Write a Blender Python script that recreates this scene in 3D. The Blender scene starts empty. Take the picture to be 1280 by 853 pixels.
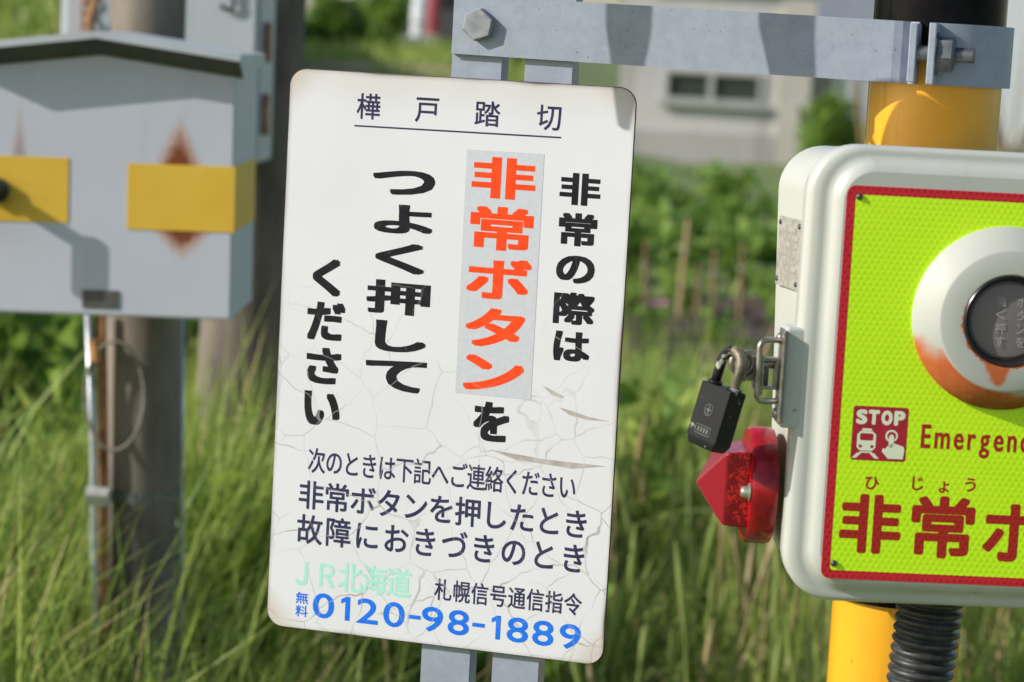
import bpy, bmesh, math, random
import numpy as np
from mathutils import Vector, Matrix
random.seed(7); RNG = np.random.default_rng(11)
scene = bpy.context.scene
COL = scene.collection
rad = math.radians

# ------------------------------------------------------------------ camera
F = 3150.0; CX, CY = 640.0, 426.5; HC = 1.5
PITCH, ROLL = 0.1167, 0.0546
_f = Vector((0, math.cos(PITCH), -math.sin(PITCH))); _r0 = Vector((1, 0, 0)); _u0 = Vector((0, math.sin(PITCH), math.cos(PITCH)))
CR = _r0 * math.cos(ROLL) + _u0 * math.sin(ROLL); CU = -_r0 * math.sin(ROLL) + _u0 * math.cos(ROLL)
CAM = Vector((0, 0, HC))
cd = bpy.data.cameras.new('camera'); cam = bpy.data.objects.new('camera', cd); COL.objects.link(cam)
cam.matrix_world = Matrix(((CR.x, CU.x, -_f.x, 0), (CR.y, CU.y, -_f.y, 0), (CR.z, CU.z, -_f.z, HC), (0, 0, 0, 1)))
cd.sensor_width = 36; cd.lens = 36 * F / 1280; cd.clip_start = 0.05; cd.clip_end = 2000
cd.dof.use_dof = True; cd.dof.focus_distance = 2.16; cd.dof.aperture_fstop = 7.5
scene.camera = cam

# ------------------------------------------------------------------ light
SUN_EL, SUN_LEFT = rad(28.5), rad(72)          # elevation; angle to the left of straight behind the camera
SDIR = Vector((-math.sin(SUN_LEFT) * math.cos(SUN_EL), -math.cos(SUN_LEFT) * math.cos(SUN_EL), math.sin(SUN_EL)))
w = bpy.data.worlds.new('World'); scene.world = w; w.use_nodes = True
nt = w.node_tree; nt.nodes.clear()
sky = nt.nodes.new('ShaderNodeTexSky'); sky.sky_type = 'NISHITA'; sky.sun_disc = False
sky.sun_elevation = SUN_EL; sky.sun_rotation = math.atan2(SDIR.x, SDIR.y) % (2 * math.pi)
bg = nt.nodes.new('ShaderNodeBackground'); bg.inputs[1].default_value = 0.12
wo = nt.nodes.new('ShaderNodeOutputWorld')
nt.links.new(sky.outputs[0], bg.inputs[0]); nt.links.new(bg.outputs[0], wo.inputs[0])
ld = bpy.data.lights.new('sun', 'SUN'); ld.energy = 4.3; ld.angle = rad(0.5); ld.color = (1.0, 0.965, 0.90)
sun = bpy.data.objects.new('sun', ld); COL.objects.link(sun); sun.location = (-5, -5, 8)
sun.rotation_euler = SDIR.to_track_quat('Z', 'Y').to_euler()
scene.view_settings.view_transform = 'Standard'; scene.view_settings.look = 'None'
scene.view_settings.exposure = 0.12; scene.view_settings.gamma = 1.0

# ------------------------------------------------------------------ helpers
def ray(x, y): return _f + CR * ((x - CX) / F) + CU * ((CY - y) / F)
def at(x, y, d): return CAM + ray(x, y) * d                       # point d metres deep behind a photo position
class Frame:                                                        # a facing plane of a thing: origin + turn about z (+ lean)
    def __init__(s, o, rz, lean=0.0):
        s.o = Vector(o); s.rz = rz; s.lean = lean
        s.m = Matrix.Translation(s.o) @ Matrix.Rotation(rz, 4, 'Z') @ Matrix.Rotation(lean, 4, 'Y')
        s.i = s.m.inverted()
    def l(s, x, y, yl=0.0):                                         # local x, z where the sight line meets local y = yl
        c = s.i @ CAM; d = s.i.to_3x3() @ ray(x, y); t = (yl - c.y) / d.y; p = c + d * t
        return p.x, p.z
    def put(s, o): o.matrix_world = s.m.copy(); return o
def tag(o, label=None, cat=None, group=None, kind=None):
    if label: o['label'] = label
    if cat: o['category'] = cat
    if group: o['group'] = group
    if kind: o['kind'] = kind
    return o
def thing(name, label, cat, frame=None, loc=(0, 0, 0), rz=0, group=None):
    o = bpy.data.objects.new(name, None); COL.objects.link(o); o.empty_display_size = 0.05
    if frame: frame.put(o)
    else: o.location = loc; o.rotation_euler = (0, 0, rz)
    return tag(o, label, cat, group)
def mk(name, verts, faces, mat, parent=None, smooth=False, bevel=0, seg=2, ang=None):
    me = bpy.data.meshes.new(name)
    if bevel:
        bm = bmesh.new(); vs = [bm.verts.new(v) for v in verts]
        for f in faces: bm.faces.new([vs[i] for i in f])
        bmesh.ops.recalc_face_normals(bm, faces=bm.faces)
        bmesh.ops.bevel(bm, geom=bm.edges[:], offset=bevel, segments=seg, affect='EDGES', profile=0.5)
        bm.to_mesh(me); bm.free()
    else:
        me.from_pydata([tuple(v) for v in verts], [], faces)
    if smooth:
        me.polygons.foreach_set('use_smooth', [True] * len(me.polygons))
        if ang: me.set_sharp_from_angle(angle=rad(ang))
    for m in (mat if isinstance(mat, (list, tuple)) else [mat]): me.materials.append(m)
    o = bpy.data.objects.new(name, me); COL.objects.link(o)
    if parent: o.parent = parent
    return o
BOXF = [(0, 1, 3, 2), (4, 6, 7, 5), (0, 4, 5, 1), (2, 3, 7, 6), (0, 2, 6, 4), (1, 5, 7, 3)]
def boxv(x0, x1, y0, y1, z0, z1): return [(x, y, z) for x in (x0, x1) for y in (y0, y1) for z in (z0, z1)]
def box(name, x0, x1, y0, y1, z0, z1, mat, parent=None, bevel=0.0, seg=2):
    return mk(name, boxv(x0, x1, y0, y1, z0, z1), BOXF, mat, parent, bevel=bevel, seg=seg)
def shape(parts):                                                   # join [(verts, faces)] lists
    V, Fc = [], []
    for v, f in parts:
        b = len(V); V += list(v); Fc += [tuple(i + b for i in q) for q in f]
    return V, Fc
def tube(path, r, n=12, caps=True, closed=False):
    P = [Vector(p) for p in path]; R = r if isinstance(r, (list, tuple)) else [r] * len(P)
    V, Fc = [], []; prev = None
    for k, p in enumerate(P):
        if closed: t = P[(k + 1) % len(P)] - P[k - 1]
        else: t = P[min(k + 1, len(P) - 1)] - P[max(k - 1, 0)]
        t.normalize()
        if prev is None: a = Vector((0, 0, 1)) if abs(t.z) < .9 else Vector((1, 0, 0)); a = (a - t * a.dot(t)).normalized()
        else: a = (prev - t * prev.dot(t)).normalized()
        prev = a; b = t.cross(a)
        V += [p + (a * math.cos(2 * math.pi * j / n) + b * math.sin(2 * math.pi * j / n)) * R[k] for j in range(n)]
    m = len(P)
    for k in range(m if closed else m - 1):
        k2 = (k + 1) % m
        for j in range(n): Fc.append((k * n + j, k * n + (j + 1) % n, k2 * n + (j + 1) % n, k2 * n + j))
    if caps and not closed: Fc += [tuple(range(n - 1, -1, -1)), tuple(range((m - 1) * n, m * n))]
    return V, Fc
def lathe(prof, n=48, axis='Z', o=(0, 0, 0), a0=0, a1=2 * math.pi, close=False):   # prof = [(radius, height)]
    V, Fc = [], []; full = abs(a1 - a0 - 2 * math.pi) < 1e-6; m = n if full else n + 1; o = Vector(o)
    for r, h in prof:
        for j in range(m):
            a = a0 + (a1 - a0) * j / n; c, s = r * math.cos(a), r * math.sin(a)
            V.append(o + Vector({'Z': (c, s, h), 'Y': (c, h, s), 'X': (h, c, s)}[axis]))
    K = len(prof)
    for k in range(K if close else K - 1):
        k2 = (k + 1) % K
        for j in range(n): Fc.append((k * m + j, k * m + (j + 1) % m, k2 * m + (j + 1) % m, k2 * m + j))
    if close and not full:
        Fc.append(tuple(k * m for k in range(K))); Fc.append(tuple(k * m + n for k in reversed(range(K))))
    return V, Fc
def rrect(hw, hh, r, n=8):
    pts = []
    for cx, cz, a0 in ((hw - r, hh - r, 0), (-hw + r, hh - r, 90), (-hw + r, -hh + r, 180), (hw - r, -hh + r, 270)):
        for k in range(n + 1):
            a = rad(a0 + 90 * k / n); pts.append((cx + r * math.cos(a), cz + r * math.sin(a)))
    return pts
def loft(loops, cx=0, cz=0, cap0=True, cap1=True, n=8):             # loops = [(hw, hh, r, y)]
    V, Fc = [], []; m = 4 * (n + 1)
    for hw, hh, r, y in loops: V += [(cx + x, y, cz + z) for x, z in rrect(hw, hh, r, n)]
    for k in range(len(loops) - 1):
        for j in range(m): Fc.append((k * m + j, k * m + (j + 1) % m, (k + 1) * m + (j + 1) % m, (k + 1) * m + j))
    if cap0: Fc.append(tuple(range(m)))
    if cap1: Fc.append(tuple(range((len(loops) - 1) * m, len(loops) * m))[::-1])
    return V, Fc

# ------------------------------------------------------------------ materials
class N:                                                            # tiny node-graph helper
    def __init__(s, name, rough=0.5, metal=0.0):
        s.m = bpy.data.materials.new(name); s.m.use_nodes = True; s.t = s.m.node_tree
        s.p = s.t.nodes['Principled BSDF']; s.p.inputs['Roughness'].default_value = rough; s.p.inputs['Metallic'].default_value = metal
        s.tc = s.t.nodes.new('ShaderNodeTexCoord')
    def new(s, k): return s.t.nodes.new(k)
    def L(s, a, b): s.t.links.new(a, b)
    def _in(s, sock, v):
        if isinstance(v, (int, float)): sock.default_value = v
        elif isinstance(v, (tuple, list)): sock.default_value = tuple(v) if len(v) == 4 or sock.type == 'VECTOR' else tuple(v) + (1,)
        else: s.L(v, sock)
    def obj(s): return s.tc.outputs['Object']
    def xyz(s, v=None):
        n = s.new('ShaderNodeSeparateXYZ'); s.L(v or s.obj(), n.inputs[0]); return n.outputs
    def vec(s, x, y, z):
        n = s.new('ShaderNodeCombineXYZ')
        for k, v in enumerate((x, y, z)): s._in(n.inputs[k], v)
        return n.outputs[0]
    def math(s, op, a, b=0.0, c=0.0, clamp=False):
        n = s.new('ShaderNodeMath'); n.operation = op; n.use_clamp = clamp
        for k, v in enumerate((a, b, c)): s._in(n.inputs[k], v)
        return n.outputs[0]
    def noise(s, scale, detail=3, rough=.55, v=None, dist=0):
        n = s.new('ShaderNodeTexNoise'); n.inputs['Scale'].default_value = scale; n.inputs['Detail'].default_value = detail
        n.inputs['Roughness'].default_value = rough; n.inputs['Distortion'].default_value = dist
        s.L(v or s.obj(), n.inputs['Vector']); return n.outputs['Fac'], n.outputs['Color']
    def mapr(s, v, a, b, c=0.0, d=1.0, smooth=True):
        n = s.new('ShaderNodeMapRange'); n.interpolation_type = 'SMOOTHSTEP' if smooth else 'LINEAR'
        for k, q in enumerate((v, a, b, c, d)): s._in(n.inputs[k], q)
        return n.outputs[0]
    def mix(s, f, a, b):
        n = s.new('ShaderNodeMix'); n.data_type = 'RGBA'
        s._in(n.inputs[0], f); s._in(n.inputs[6], a); s._in(n.inputs[7], b); return n.outputs[2]
    def scale(s, v, sc):
        n = s.new('ShaderNodeMapping'); n.inputs['Scale'].default_value = sc; s.L(v, n.inputs[0]); return n.outputs[0]
    def base(s, c): s._in(s.p.inputs['Base Color'], c); return s
    def bump(s, h, strength=.3, dist=.002):
        n = s.new('ShaderNodeBump'); n.inputs['Strength'].default_value = strength; n.inputs['Distance'].default_value = dist
        s.L(h, n.inputs['Height']); s.L(n.outputs[0], s.p.inputs['Normal']); return s
def speck(name, c1, c2, scale, rough=.5, metal=0., detail=4, lo=.3, hi=.7, bump=0, bd=.001, stretch=None):
    g = N(name, rough, metal); v = g.scale(g.obj(), stretch) if stretch else None
    f, _ = g.noise(scale, detail, v=v); g.base(g.mix(g.mapr(f, lo, hi), c1, c2))
    if bump: g.bump(f, bump, bd)
    return g.m

def M_galv():
    g = N('galvanised_steel', .55, .25); f, _ = g.noise(60, 5); f2, _ = g.noise(9, 3); v = g.new('ShaderNodeTexVoronoi'); v.inputs['Scale'].default_value = 260
    g.L(g.obj(), v.inputs['Vector']); b = g.xyz(v.outputs['Color'])[0]
    c = g.mix(g.mapr(f, .3, .7), (.285, .32, .395), (.335, .37, .445)); c = g.mix(g.math('MULTIPLY', b, .14), c, (.46, .49, .52))
    c = g.mix(g.mapr(f2, .6, .85, 0, .5), c, (.26, .28, .30)); f3, _ = g.noise(300, 2); c = g.mix(g.mapr(f3, .7, .78), c, (.09, .09, .09))
    g.base(c); g.bump(f, .15, .0006); return g.m
GALV = M_galv()
STEEL = speck('worn_stainless', (.24, .215, .19), (.46, .43, .39), 120, .36, .85)
DARKSTEEL = speck('dark_steel', (.10, .11, .12), (.2, .21, .22), 90, .45, .6)
def M_yellow():
    g = N('yellow_pole_paint', .22); f, _ = g.noise(14, 4); v = g.scale(g.obj(), (1, 1, .12)); f2, _ = g.noise(55, 5, v=v)
    c = g.mix(g.mapr(f, .3, .75), (.88, .43, .022), (.80, .37, .018)); c = g.mix(g.mapr(f2, .60, .74, 0, .7), c, (.55, .22, .02)); f3, _ = g.noise(95, 5, .65); c = g.mix(g.mapr(f3, .70, .73), c, (.25, .13, .05)); v4 = g.scale(g.obj(), (1, 1, .05)); f4, _ = g.noise(120, 3, v=v4); c = g.mix(g.mapr(f4, .55, .8, 0, .35), c, (.62, .33, .08)); g.base(c); g.bump(f3, .05, .0006)
    g.p.inputs['Coat Weight'].default_value = .4; return g.m
POLE_Y = M_yellow()
POLE_K = speck('black_pole_paint', (.004, .0045, .006), (.009, .009, .011), 40, .12); POLE_K.node_tree.nodes['Principled BSDF'].inputs['Specular IOR Level'].default_value = .06
RUBBER = speck('black_corrugated_plastic', (.018, .018, .019), (.05, .05, .05), 70, .42, bump=.2)

SW, SH = .3134, .500
def crack_ink(m, c1, amt):                                           # the film's cracks run on through the print
    g = N.__new__(N); g.m = m; g.t = m.node_tree; g.p = g.t.nodes['Principled BSDF']; g.tc = g.new('ShaderNodeTexCoord')
    _, nc = g.noise(16, 3); q = g.new('ShaderNodeVectorMath'); q.operation = 'MULTIPLY_ADD'; g.L(nc, q.inputs[0]); q.inputs[1].default_value = (.028, .028, .028); g.L(g.obj(), q.inputs[2])
    vo = g.new('ShaderNodeTexVoronoi'); vo.feature = 'DISTANCE_TO_EDGE'; vo.inputs['Scale'].default_value = 19; g.L(q.outputs[0], vo.inputs['Vector'])
    f, _ = g.noise(9, 2); f2, _ = g.noise(150, 4, .65); z = g.xyz()[2]
    k = g.math('MULTIPLY', g.mapr(vo.outputs['Distance'], .005, .013, 1, 0), g.math('MULTIPLY', g.mapr(f, .36, .58), g.mapr(z, -.02, .16, 1, 0)))
    k = g.math('MAXIMUM', g.math('MULTIPLY', k, amt), g.mapr(f2, .66, .76, 0, amt)); src = g.p.inputs['Base Color'].links[0].from_socket
    g.base(g.mix(k, src, c1))
def M_sign():
    g = N('aged_white_sign_face', .38); x, y, z = g.xyz()
    _, nc = g.noise(16, 3); m = g.new('ShaderNodeVectorMath'); m.operation = 'MULTIPLY_ADD'
    g.L(nc, m.inputs[0]); m.inputs[1].default_value = (.028, .028, .028); g.L(g.obj(), m.inputs[2])
    def cracks(sc, wd, off):
        vo = g.new('ShaderNodeTexVoronoi'); vo.feature = 'DISTANCE_TO_EDGE'; vo.inputs['Scale'].default_value = sc
        ad = g.new('ShaderNodeVectorMath'); ad.operation = 'ADD'; g.L(m.outputs[0], ad.inputs[0]); ad.inputs[1].default_value = off; g.L(ad.outputs[0], vo.inputs['Vector'])
        return g.mapr(vo.outputs['Distance'], wd * .35, wd, 1, 0)
    f, _ = g.noise(9, 2); f2, _ = g.noise(40, 4); f3, _ = g.noise(120, 3)
    low = g.mapr(z, -.20, -.02, 1, .0); low2 = g.mapr(g.math('ADD', z, g.math('MULTIPLY', f, .25)), .02, .22, 1, 0)
    k1 = g.math('MULTIPLY', cracks(19, .013, (0, 0, 0)), g.math('MULTIPLY', g.mapr(f, .36, .58), low2))
    k2 = g.math('MULTIPLY', cracks(13, .009, (3, 1, 2)), g.math('MULTIPLY', g.mapr(f, .62, .45), low2))
    k = g.math('MULTIPLY', g.math('MAXIMUM', k1, k2), g.math('MULTIPLY', g.mapr(f2, .35, .65, .3, .85), g.mapr(g.noise(26, 2)[0], .36, .56, .5, 1.1)))
    c = g.mix(g.mapr(f, .3, .75), (.70, .70, .73), (.67, .67, .70)); c = g.mix(k, c, (.34, .31, .28))
    ex = g.math('SUBTRACT', g.math('ABSOLUTE', x), SW / 2); ez = g.math('SUBTRACT', g.math('ABSOLUTE', z), SH / 2)
    e = g.math('ADD', g.math('MAXIMUM', ex, ez), g.math('MULTIPLY', g.math('SUBTRACT', f, .5), .010))
    corner = g.math('ADD', g.math('ADD', ex, ez), g.math('MULTIPLY', g.math('SUBTRACT', f2, .5), .02))
    topw = g.mapr(g.math('ADD', z, g.math('MULTIPLY', f, .05)), .235, .285, 0, .42); c = g.mix(topw, c, (.56, .50, .42))
    c = g.mix(g.math('MULTIPLY', g.mapr(corner, -.05, -.008), .65), c, (.50, .42, .34))
    c = g.mix(g.math('MULTIPLY', g.mapr(e, -.0050, .0015), .6), c, (.30, .235, .19)); c = g.mix(g.mapr(e, -.0015, .0012), c, (.05, .04, .05))
    c = g.mix(g.mapr(f3, .74, .80), c, (.42, .38, .34)); g.base(c); g.bump(g.math('MULTIPLY', k, -1), .2, .0005); return g.m
SIGNF = M_sign()
SIGNEDGE = speck('sign_edge', (.03, .028, .035), (.10, .07, .06), 80, .7)
INK_BLACK = speck('black_print', (.012, .011, .014), (.022, .02, .024), 60, .8)
INK_NAVY = speck('navy_print', (.030, .028, .075), (.05, .045, .10), 60, .8)
INK_RED = speck('orange_red_print', (.86, .060, .010), (.88, .08, .016), 60, .8)
INK_BLUE = speck('blue_print', (.012, .15, .72), (.02, .18, .75), 60, .8)
INK_TEAL = speck('pale_teal_print', (.36, .70, .58), (.40, .73, .61), 60, .8)
for _m in (INK_BLACK, INK_NAVY, INK_RED, INK_BLUE, INK_TEAL): crack_ink(_m, (.5, .48, .47), .2 if _m in (INK_RED, INK_TEAL) else .38); _m.node_tree.nodes['Principled BSDF'].inputs['Specular IOR Level'].default_value = .15
PATCH = speck('silver_patch', (.545, .56, .61), (.59, .605, .65), 200, .42, .1)
FLAKE = speck('peeled_flake', (.36, .32, .29), (.5, .46, .43), 90, .8)

def M_cream():
    g = N('cream_enamel', .36); f, _ = g.noise(7, 4); f2, _ = g.noise(130, 2); f3, _ = g.noise(30, 5)
    c = g.mix(g.mapr(f, .3, .7), (.52, .525, .475), (.48, .495, .455)); c = g.mix(g.mapr(f2, .76, .80), c, (.2, .19, .17))
    c = g.mix(g.math('MULTIPLY', g.mapr(f3, .5, .75), .4), c, (.50, .48, .41)); v4 = g.scale(g.obj(), (1, 1, .08)); f4, _ = g.noise(70, 5, v=v4); c = g.mix(g.mapr(f4, .56, .78, 0, .35), c, (.40, .38, .31)); f5, _ = g.noise(420, 2); c = g.mix(g.mapr(f5, .76, .8), c, (.12, .10, .08)); g.base(c); g.bump(f3, .06, .0008); return g.m
CREAM = M_cream()
def hexpat(g, pitch):                                               # prismatic honeycomb of reflective sheeting
    x, y, z = g.xyz(); k = 4 * math.pi / (math.sqrt(3) * pitch); tot = None
    wob, _ = g.noise(25, 1)
    for a in (90, 30, -30):
        ph = g.math('ADD', g.math('MULTIPLY', x, k * math.cos(rad(a))), g.math('MULTIPLY', z, k * math.sin(rad(a))))
        cth = g.math('COSINE', g.math('ADD', ph, g.math('MULTIPLY', wob, 1.6))); tot = cth if tot is None else g.math('ADD', tot, cth)
    return tot
def M_retro(name, c_dot, c_line, lo, hi):
    g = N(name, .30); h = hexpat(g, .0050); f, _ = g.noise(18, 3)
    c = g.mix(g.mapr(h, lo, hi), c_line, c_dot); c = g.mix(g.mapr(f, .42, .66, 0, .55), c, c_line); g.base(c)
    g.p.inputs['Coat Weight'].default_value = .25; g.bump(h, .08, .0004); return g.m
LIME = M_retro('fluorescent_lime_sheeting', (.50, .92, .006), (.66, 1.0, .014), -.8, 1.8)
REDRETRO = M_retro('red_sheeting', (.40, .006, .018), (.62, .012, .03), -.5, 2.2)
REDINK = M_retro('dark_red_print', (.33, .008, .008), (.43, .015, .012), -.5, 2.2)
PICT = speck('pictogram_red', (.40, .012, .03), (.46, .016, .035), 60, .4)
PICTW = speck('pictogram_pale', (.78, .84, .62), (.82, .86, .7), 60, .4)
def M_bezel():
    g = N('rusting_cream_bezel', .5); g.p.inputs['Specular IOR Level'].default_value = .3; x, y, z = g.xyz(); f, _ = g.noise(35, 5); f2, _ = g.noise(170, 4); f3, _ = g.noise(9, 2)
    r = g.math('SQRT', g.math('ADD', g.math('MULTIPLY', x, x), g.math('MULTIPLY', z, z)))
    c = g.mix(g.mapr(f3, .3, .7), (.50, .50, .45), (.465, .475, .44))
    low = g.math('ADD', g.math('ADD', z, g.math('MULTIPLY', g.math('SUBTRACT', f, .5), .03)), g.math('MULTIPLY', x, .45))
    cone = g.mapr(r, .0535, .056)
    rust = g.math('MULTIPLY', g.mapr(low, -.036, -.062), cone)
    hole = g.math('MULTIPLY', g.mapr(g.math('ADD', r, g.math('MULTIPLY', g.math('SUBTRACT', f2, .5), .008)), .0378, .0362), g.mapr(z, .028, -.02, .25, 1))
    dx = g.math('ABSOLUTE', g.math('ADD', x, .006)); st = g.math('ADD', g.math('MULTIPLY', dx, 1.5), g.math('MULTIPLY', z, -.9))
    strk = g.math('MULTIPLY', g.mapr(g.math('ADD', g.math('ADD', dx, g.math('MULTIPLY', g.math('SUBTRACT', f2, .5), .006)), g.math('MULTIPLY', g.math('ADD', z, .054), -.45)), .007, -.003), g.math('MULTIPLY', g.mapr(z, -.054, -.047), g.mapr(z, -.02, -.034)))
    k = g.math('MAXIMUM', g.math('MAXIMUM', rust, hole), strk)
    rc = g.mix(g.mapr(g.math('ADD', z, g.math('MULTIPLY', f, .01)), -.046, -.066), (.56, .13, .04), (.25, .065, .014)); rc = g.mix(g.mapr(f2, .4, .7, 0, .3), rc, (.62, .22, .09))
    g.base(g.mix(g.mapr(k, .1, .95), c, rc)); return g.m
BEZEL = M_bezel()
BTN = speck('smoked_button_plastic', (.18, .15, .155), (.21, .175, .178), 6, .35)
BTNRIM = speck('black_button_rim', (.012, .010, .012), (.03, .026, .027), 40, .3)
BTNTXT = speck('faded_button_print', (.36, .33, .33), (.44, .41, .41), 200, .6)
def M_lens():
    g = N('red_lamp_plastic', .28); vo = g.new('ShaderNodeTexVoronoi'); vo.inputs['Scale'].default_value = 520; g.L(g.obj(), vo.inputs['Vector'])
    f, _ = g.noise(75, 3); b = g.xyz(vo.outputs['Color'])[0]
    x, y, z = g.xyz(); inb = g.mapr(x, -.2045, -.1990); c = g.mix(g.math('MULTIPLY', inb, g.mapr(g.math('MULTIPLY', b, g.mapr(f, .3, .52)), .25, .7)), g.mix(inb, (.30, .004, .018), (.19, .002, .008)), (.60, .015, .012)); g.base(c)
    g.p.inputs['Transmission Weight'].default_value = .22; g.p.inputs['Coat Weight'].default_value = .15; g.p.inputs['IOR'].default_value = 1.45; return g.m
LENS = M_lens()
LENS2 = speck('dark_red_lamp_rim', (.20, .004, .010), (.40, .008, .016), 60, .18)
def M_padlock(name, c1, c2, th):
    g = N(name, .45, .1); f, _ = g.noise(90, 5); f2, _ = g.noise(18, 3)
    g.base(g.mix(g.mapr(f, th, th + .06), g.mix(f2, (.006, .006, .007), (.016, .016, .017)), g.mix(f2, c1, c2))); g.p.inputs['Specular IOR Level'].default_value = .25; g.bump(f, .2, .0005); return g.m
PADB = M_padlock('chipped_black_padlock', (.25, .24, .22), (.4, .38, .33), .62)
SHACK = M_padlock('worn_black_shackle', (.30, .26, .20), (.45, .5, .42), .56)
SHACK2 = speck('bare_brassy_shackle', (.10, .085, .06), (.26, .22, .15), 110, .5, .4)
PRINTGREY = speck('padlock_engraving', (.09, .09, .085), (.13, .13, .12), 60, .6)

def rusty_grey(name, spots, c1, c2):
    g = N(name, .5); x, y, z = g.xyz(); f, _ = g.noise(5, 4); f2, _ = g.noise(110, 7, .7, v=g.scale(g.obj(), (1.6, 1, .45))); v = g.scale(g.obj(), (1, 1, .15)); f3, _ = g.noise(25, 4, v=v)
    c = g.mix(g.mapr(f, .3, .7), c1, c2); c = g.mix(g.math('MULTIPLY', g.mapr(f3, .55, .8), .3), c, (c1[0] * .8, c1[1] * .82, c1[2] * .84))
    for sx, sz, wd, hup, hdn, amt in spots:                         # rust weeping from a point: tapers up and down
        dz = g.math('SUBTRACT', z, sz); up = g.math('DIVIDE', dz, hup); dn = g.math('DIVIDE', dz, -hdn)
        t = g.math('POWER', g.math('MAXIMUM', up, dn), 1.0); dx = g.math('DIVIDE', g.math('ABSOLUTE', g.math('SUBTRACT', x, sx)), wd)
        dx = g.math('POWER', dx, 1.25); d = g.math('ADD', g.math('ADD', t, dx), g.math('MULTIPLY', g.math('SUBTRACT', f2, .5), 1.0))
        k = g.mapr(d, 1.45, .5, smooth=False); rc = g.mix(g.mapr(d, 1.1, .35), (.47, .175, .04), (.20, .042, .012))
        c = g.mix(g.math('MULTIPLY', k, amt), c, rc)
    g.base(c); return g.m
TRAFY = speck('faded_yellow_band', (.72, .44, .035), (.77, .48, .05), 12, .5)
ROOFM = speck('cabinet_roof_metal', (.44, .47, .51), (.52, .55, .59), 12, .5)
DULL = speck('dark_lever_paint', (.02, .021, .02), (.045, .045, .045), 50, .5)
PLATEM = speck('tarnished_plate', (.08, .075, .07), (.16, .145, .13), 300, .5, .3)
NAMEPL = speck('aluminium_name_plate', (.34, .32, .28), (.52, .49, .43), 160, .5, .35)
WOOD = speck('weathered_pole_concrete', (.06, .052, .045), (.30, .25, .20), 9, .9, detail=7, lo=.25, hi=.75, bump=.5, bd=.01, stretch=(1, 1, .25))
WOOD2 = speck('old_pole_concrete', (.07, .058, .05), (.24, .19, .16), 7, .9, detail=7, bump=.4, bd=.01, stretch=(1, 1, .3))
PIPE = speck('galvanised_conduit', (.38, .41, .44), (.55, .58, .6), 30, .4, .5)
RUSTP = speck('rusty_pipe', (.24, .09, .03), (.48, .25, .12), 35, .85, detail=6)
WIRE = speck('old_wire', (.16, .14, .11), (.3, .27, .22), 40, .7)

# ------------------------------------------------------------------ lettering
_gl = {'1': (np.array([(0, .50), (.115, .575), (.115, 0), (.215, 0), (.215, .69), (.13, .69), (0, .60)]), [(0, 1, 2, 3, 4, 5, 6)])}
_fc = bpy.data.curves.new('glyph', 'FONT'); _fo = bpy.data.objects.new('glyph', _fc); COL.objects.link(_fo); _fc.resolution_u = 4
def glyph(ch):
    if ch not in _gl:
        _fc.body = ch; dg = bpy.context.evaluated_depsgraph_get(); me = bpy.data.meshes.new_from_object(_fo.evaluated_get(dg))
        v = np.array([(p.co.x, p.co.y) for p in me.vertices]); f = [tuple(p.vertices) for p in me.polygons]; bpy.data.meshes.remove(me); _gl[ch] = (v, f)
    return _gl[ch]
def lettering(items, mat, parent, y=-.00008, rx=0., ry=None, name='printed_character', n=10, sq=False):
    # items: (char, cx, cz, w, h, fit) fit=True: outline box fills w x h; else the em square does. rx, ry thicken the strokes.
    ry = rx if ry is None else ry; V, Fc = [], []
    ds = [(0, 0)] + ([(rx * math.cos(2 * math.pi * k / n), ry * math.sin(2 * math.pi * k / n)) for k in range(n)] if rx else [])
    if sq: ds = [(0, 0)] + [(rx * a, ry * b) for a, b in ((-1, -1), (0, -1), (1, -1), (1, 0), (1, 1), (0, 1), (-1, 1), (-1, 0))]
    o = None
    for ch, cx, cz, w, h, fit in items:
        V, Fc = [], []; v, f = glyph(ch)
        if fit:
            mn, mx = v.min(0), v.max(0); q = (v - (mn + mx) / 2) / (mx - mn) * (w - 2 * rx, h - 2 * ry)
        else: q = (v - (.5, .38)) * (w, h)
        for k, (dx, dz) in enumerate(ds):
            b = len(V); V += [(cx + p[0] + dx, y - 6e-6 * k, cz + p[1] + dz) for p in q]; Fc += [tuple(i + b for i in t) for t in f]
        o = mk(name, V, Fc, mat, parent)
    return o
def fitbox(fr, ch, x0, y0, x1, y1, yl=0.):
    xm, ym = (x0 + x1) / 2, (y0 + y1) / 2; cx, cz = fr.l(xm, ym, yl)
    a, b = fr.l(x0, ym, yl), fr.l(x1, ym, yl); c, d = fr.l(xm, y0, yl), fr.l(xm, y1, yl)
    return (ch, cx, cz, abs(b[0] - a[0]) - .03 * abs(c[1] - d[1]), abs(c[1] - d[1]) - .03 * abs(b[0] - a[0]), True)
def line(fr, s, p0, p1, w, h, yl=0., xs=None):                      # evenly set line between two glyph centres
    out = []; a, b = fr.l(*p0, yl), fr.l(*p1, yl); sc = abs(fr.l(p0[0] + 50, p0[1], yl)[0] - a[0]) / 50
    for k, ch in enumerate(s):
        t = (xs[k] - xs[0]) / (xs[-1] - xs[0]) if xs else k / (len(s) - 1)
        out.append((ch, a[0] + (b[0] - a[0]) * t, a[1] + (b[1] - a[1]) * t, w * sc, h * sc, False))
    return out
MM = .001

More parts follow.
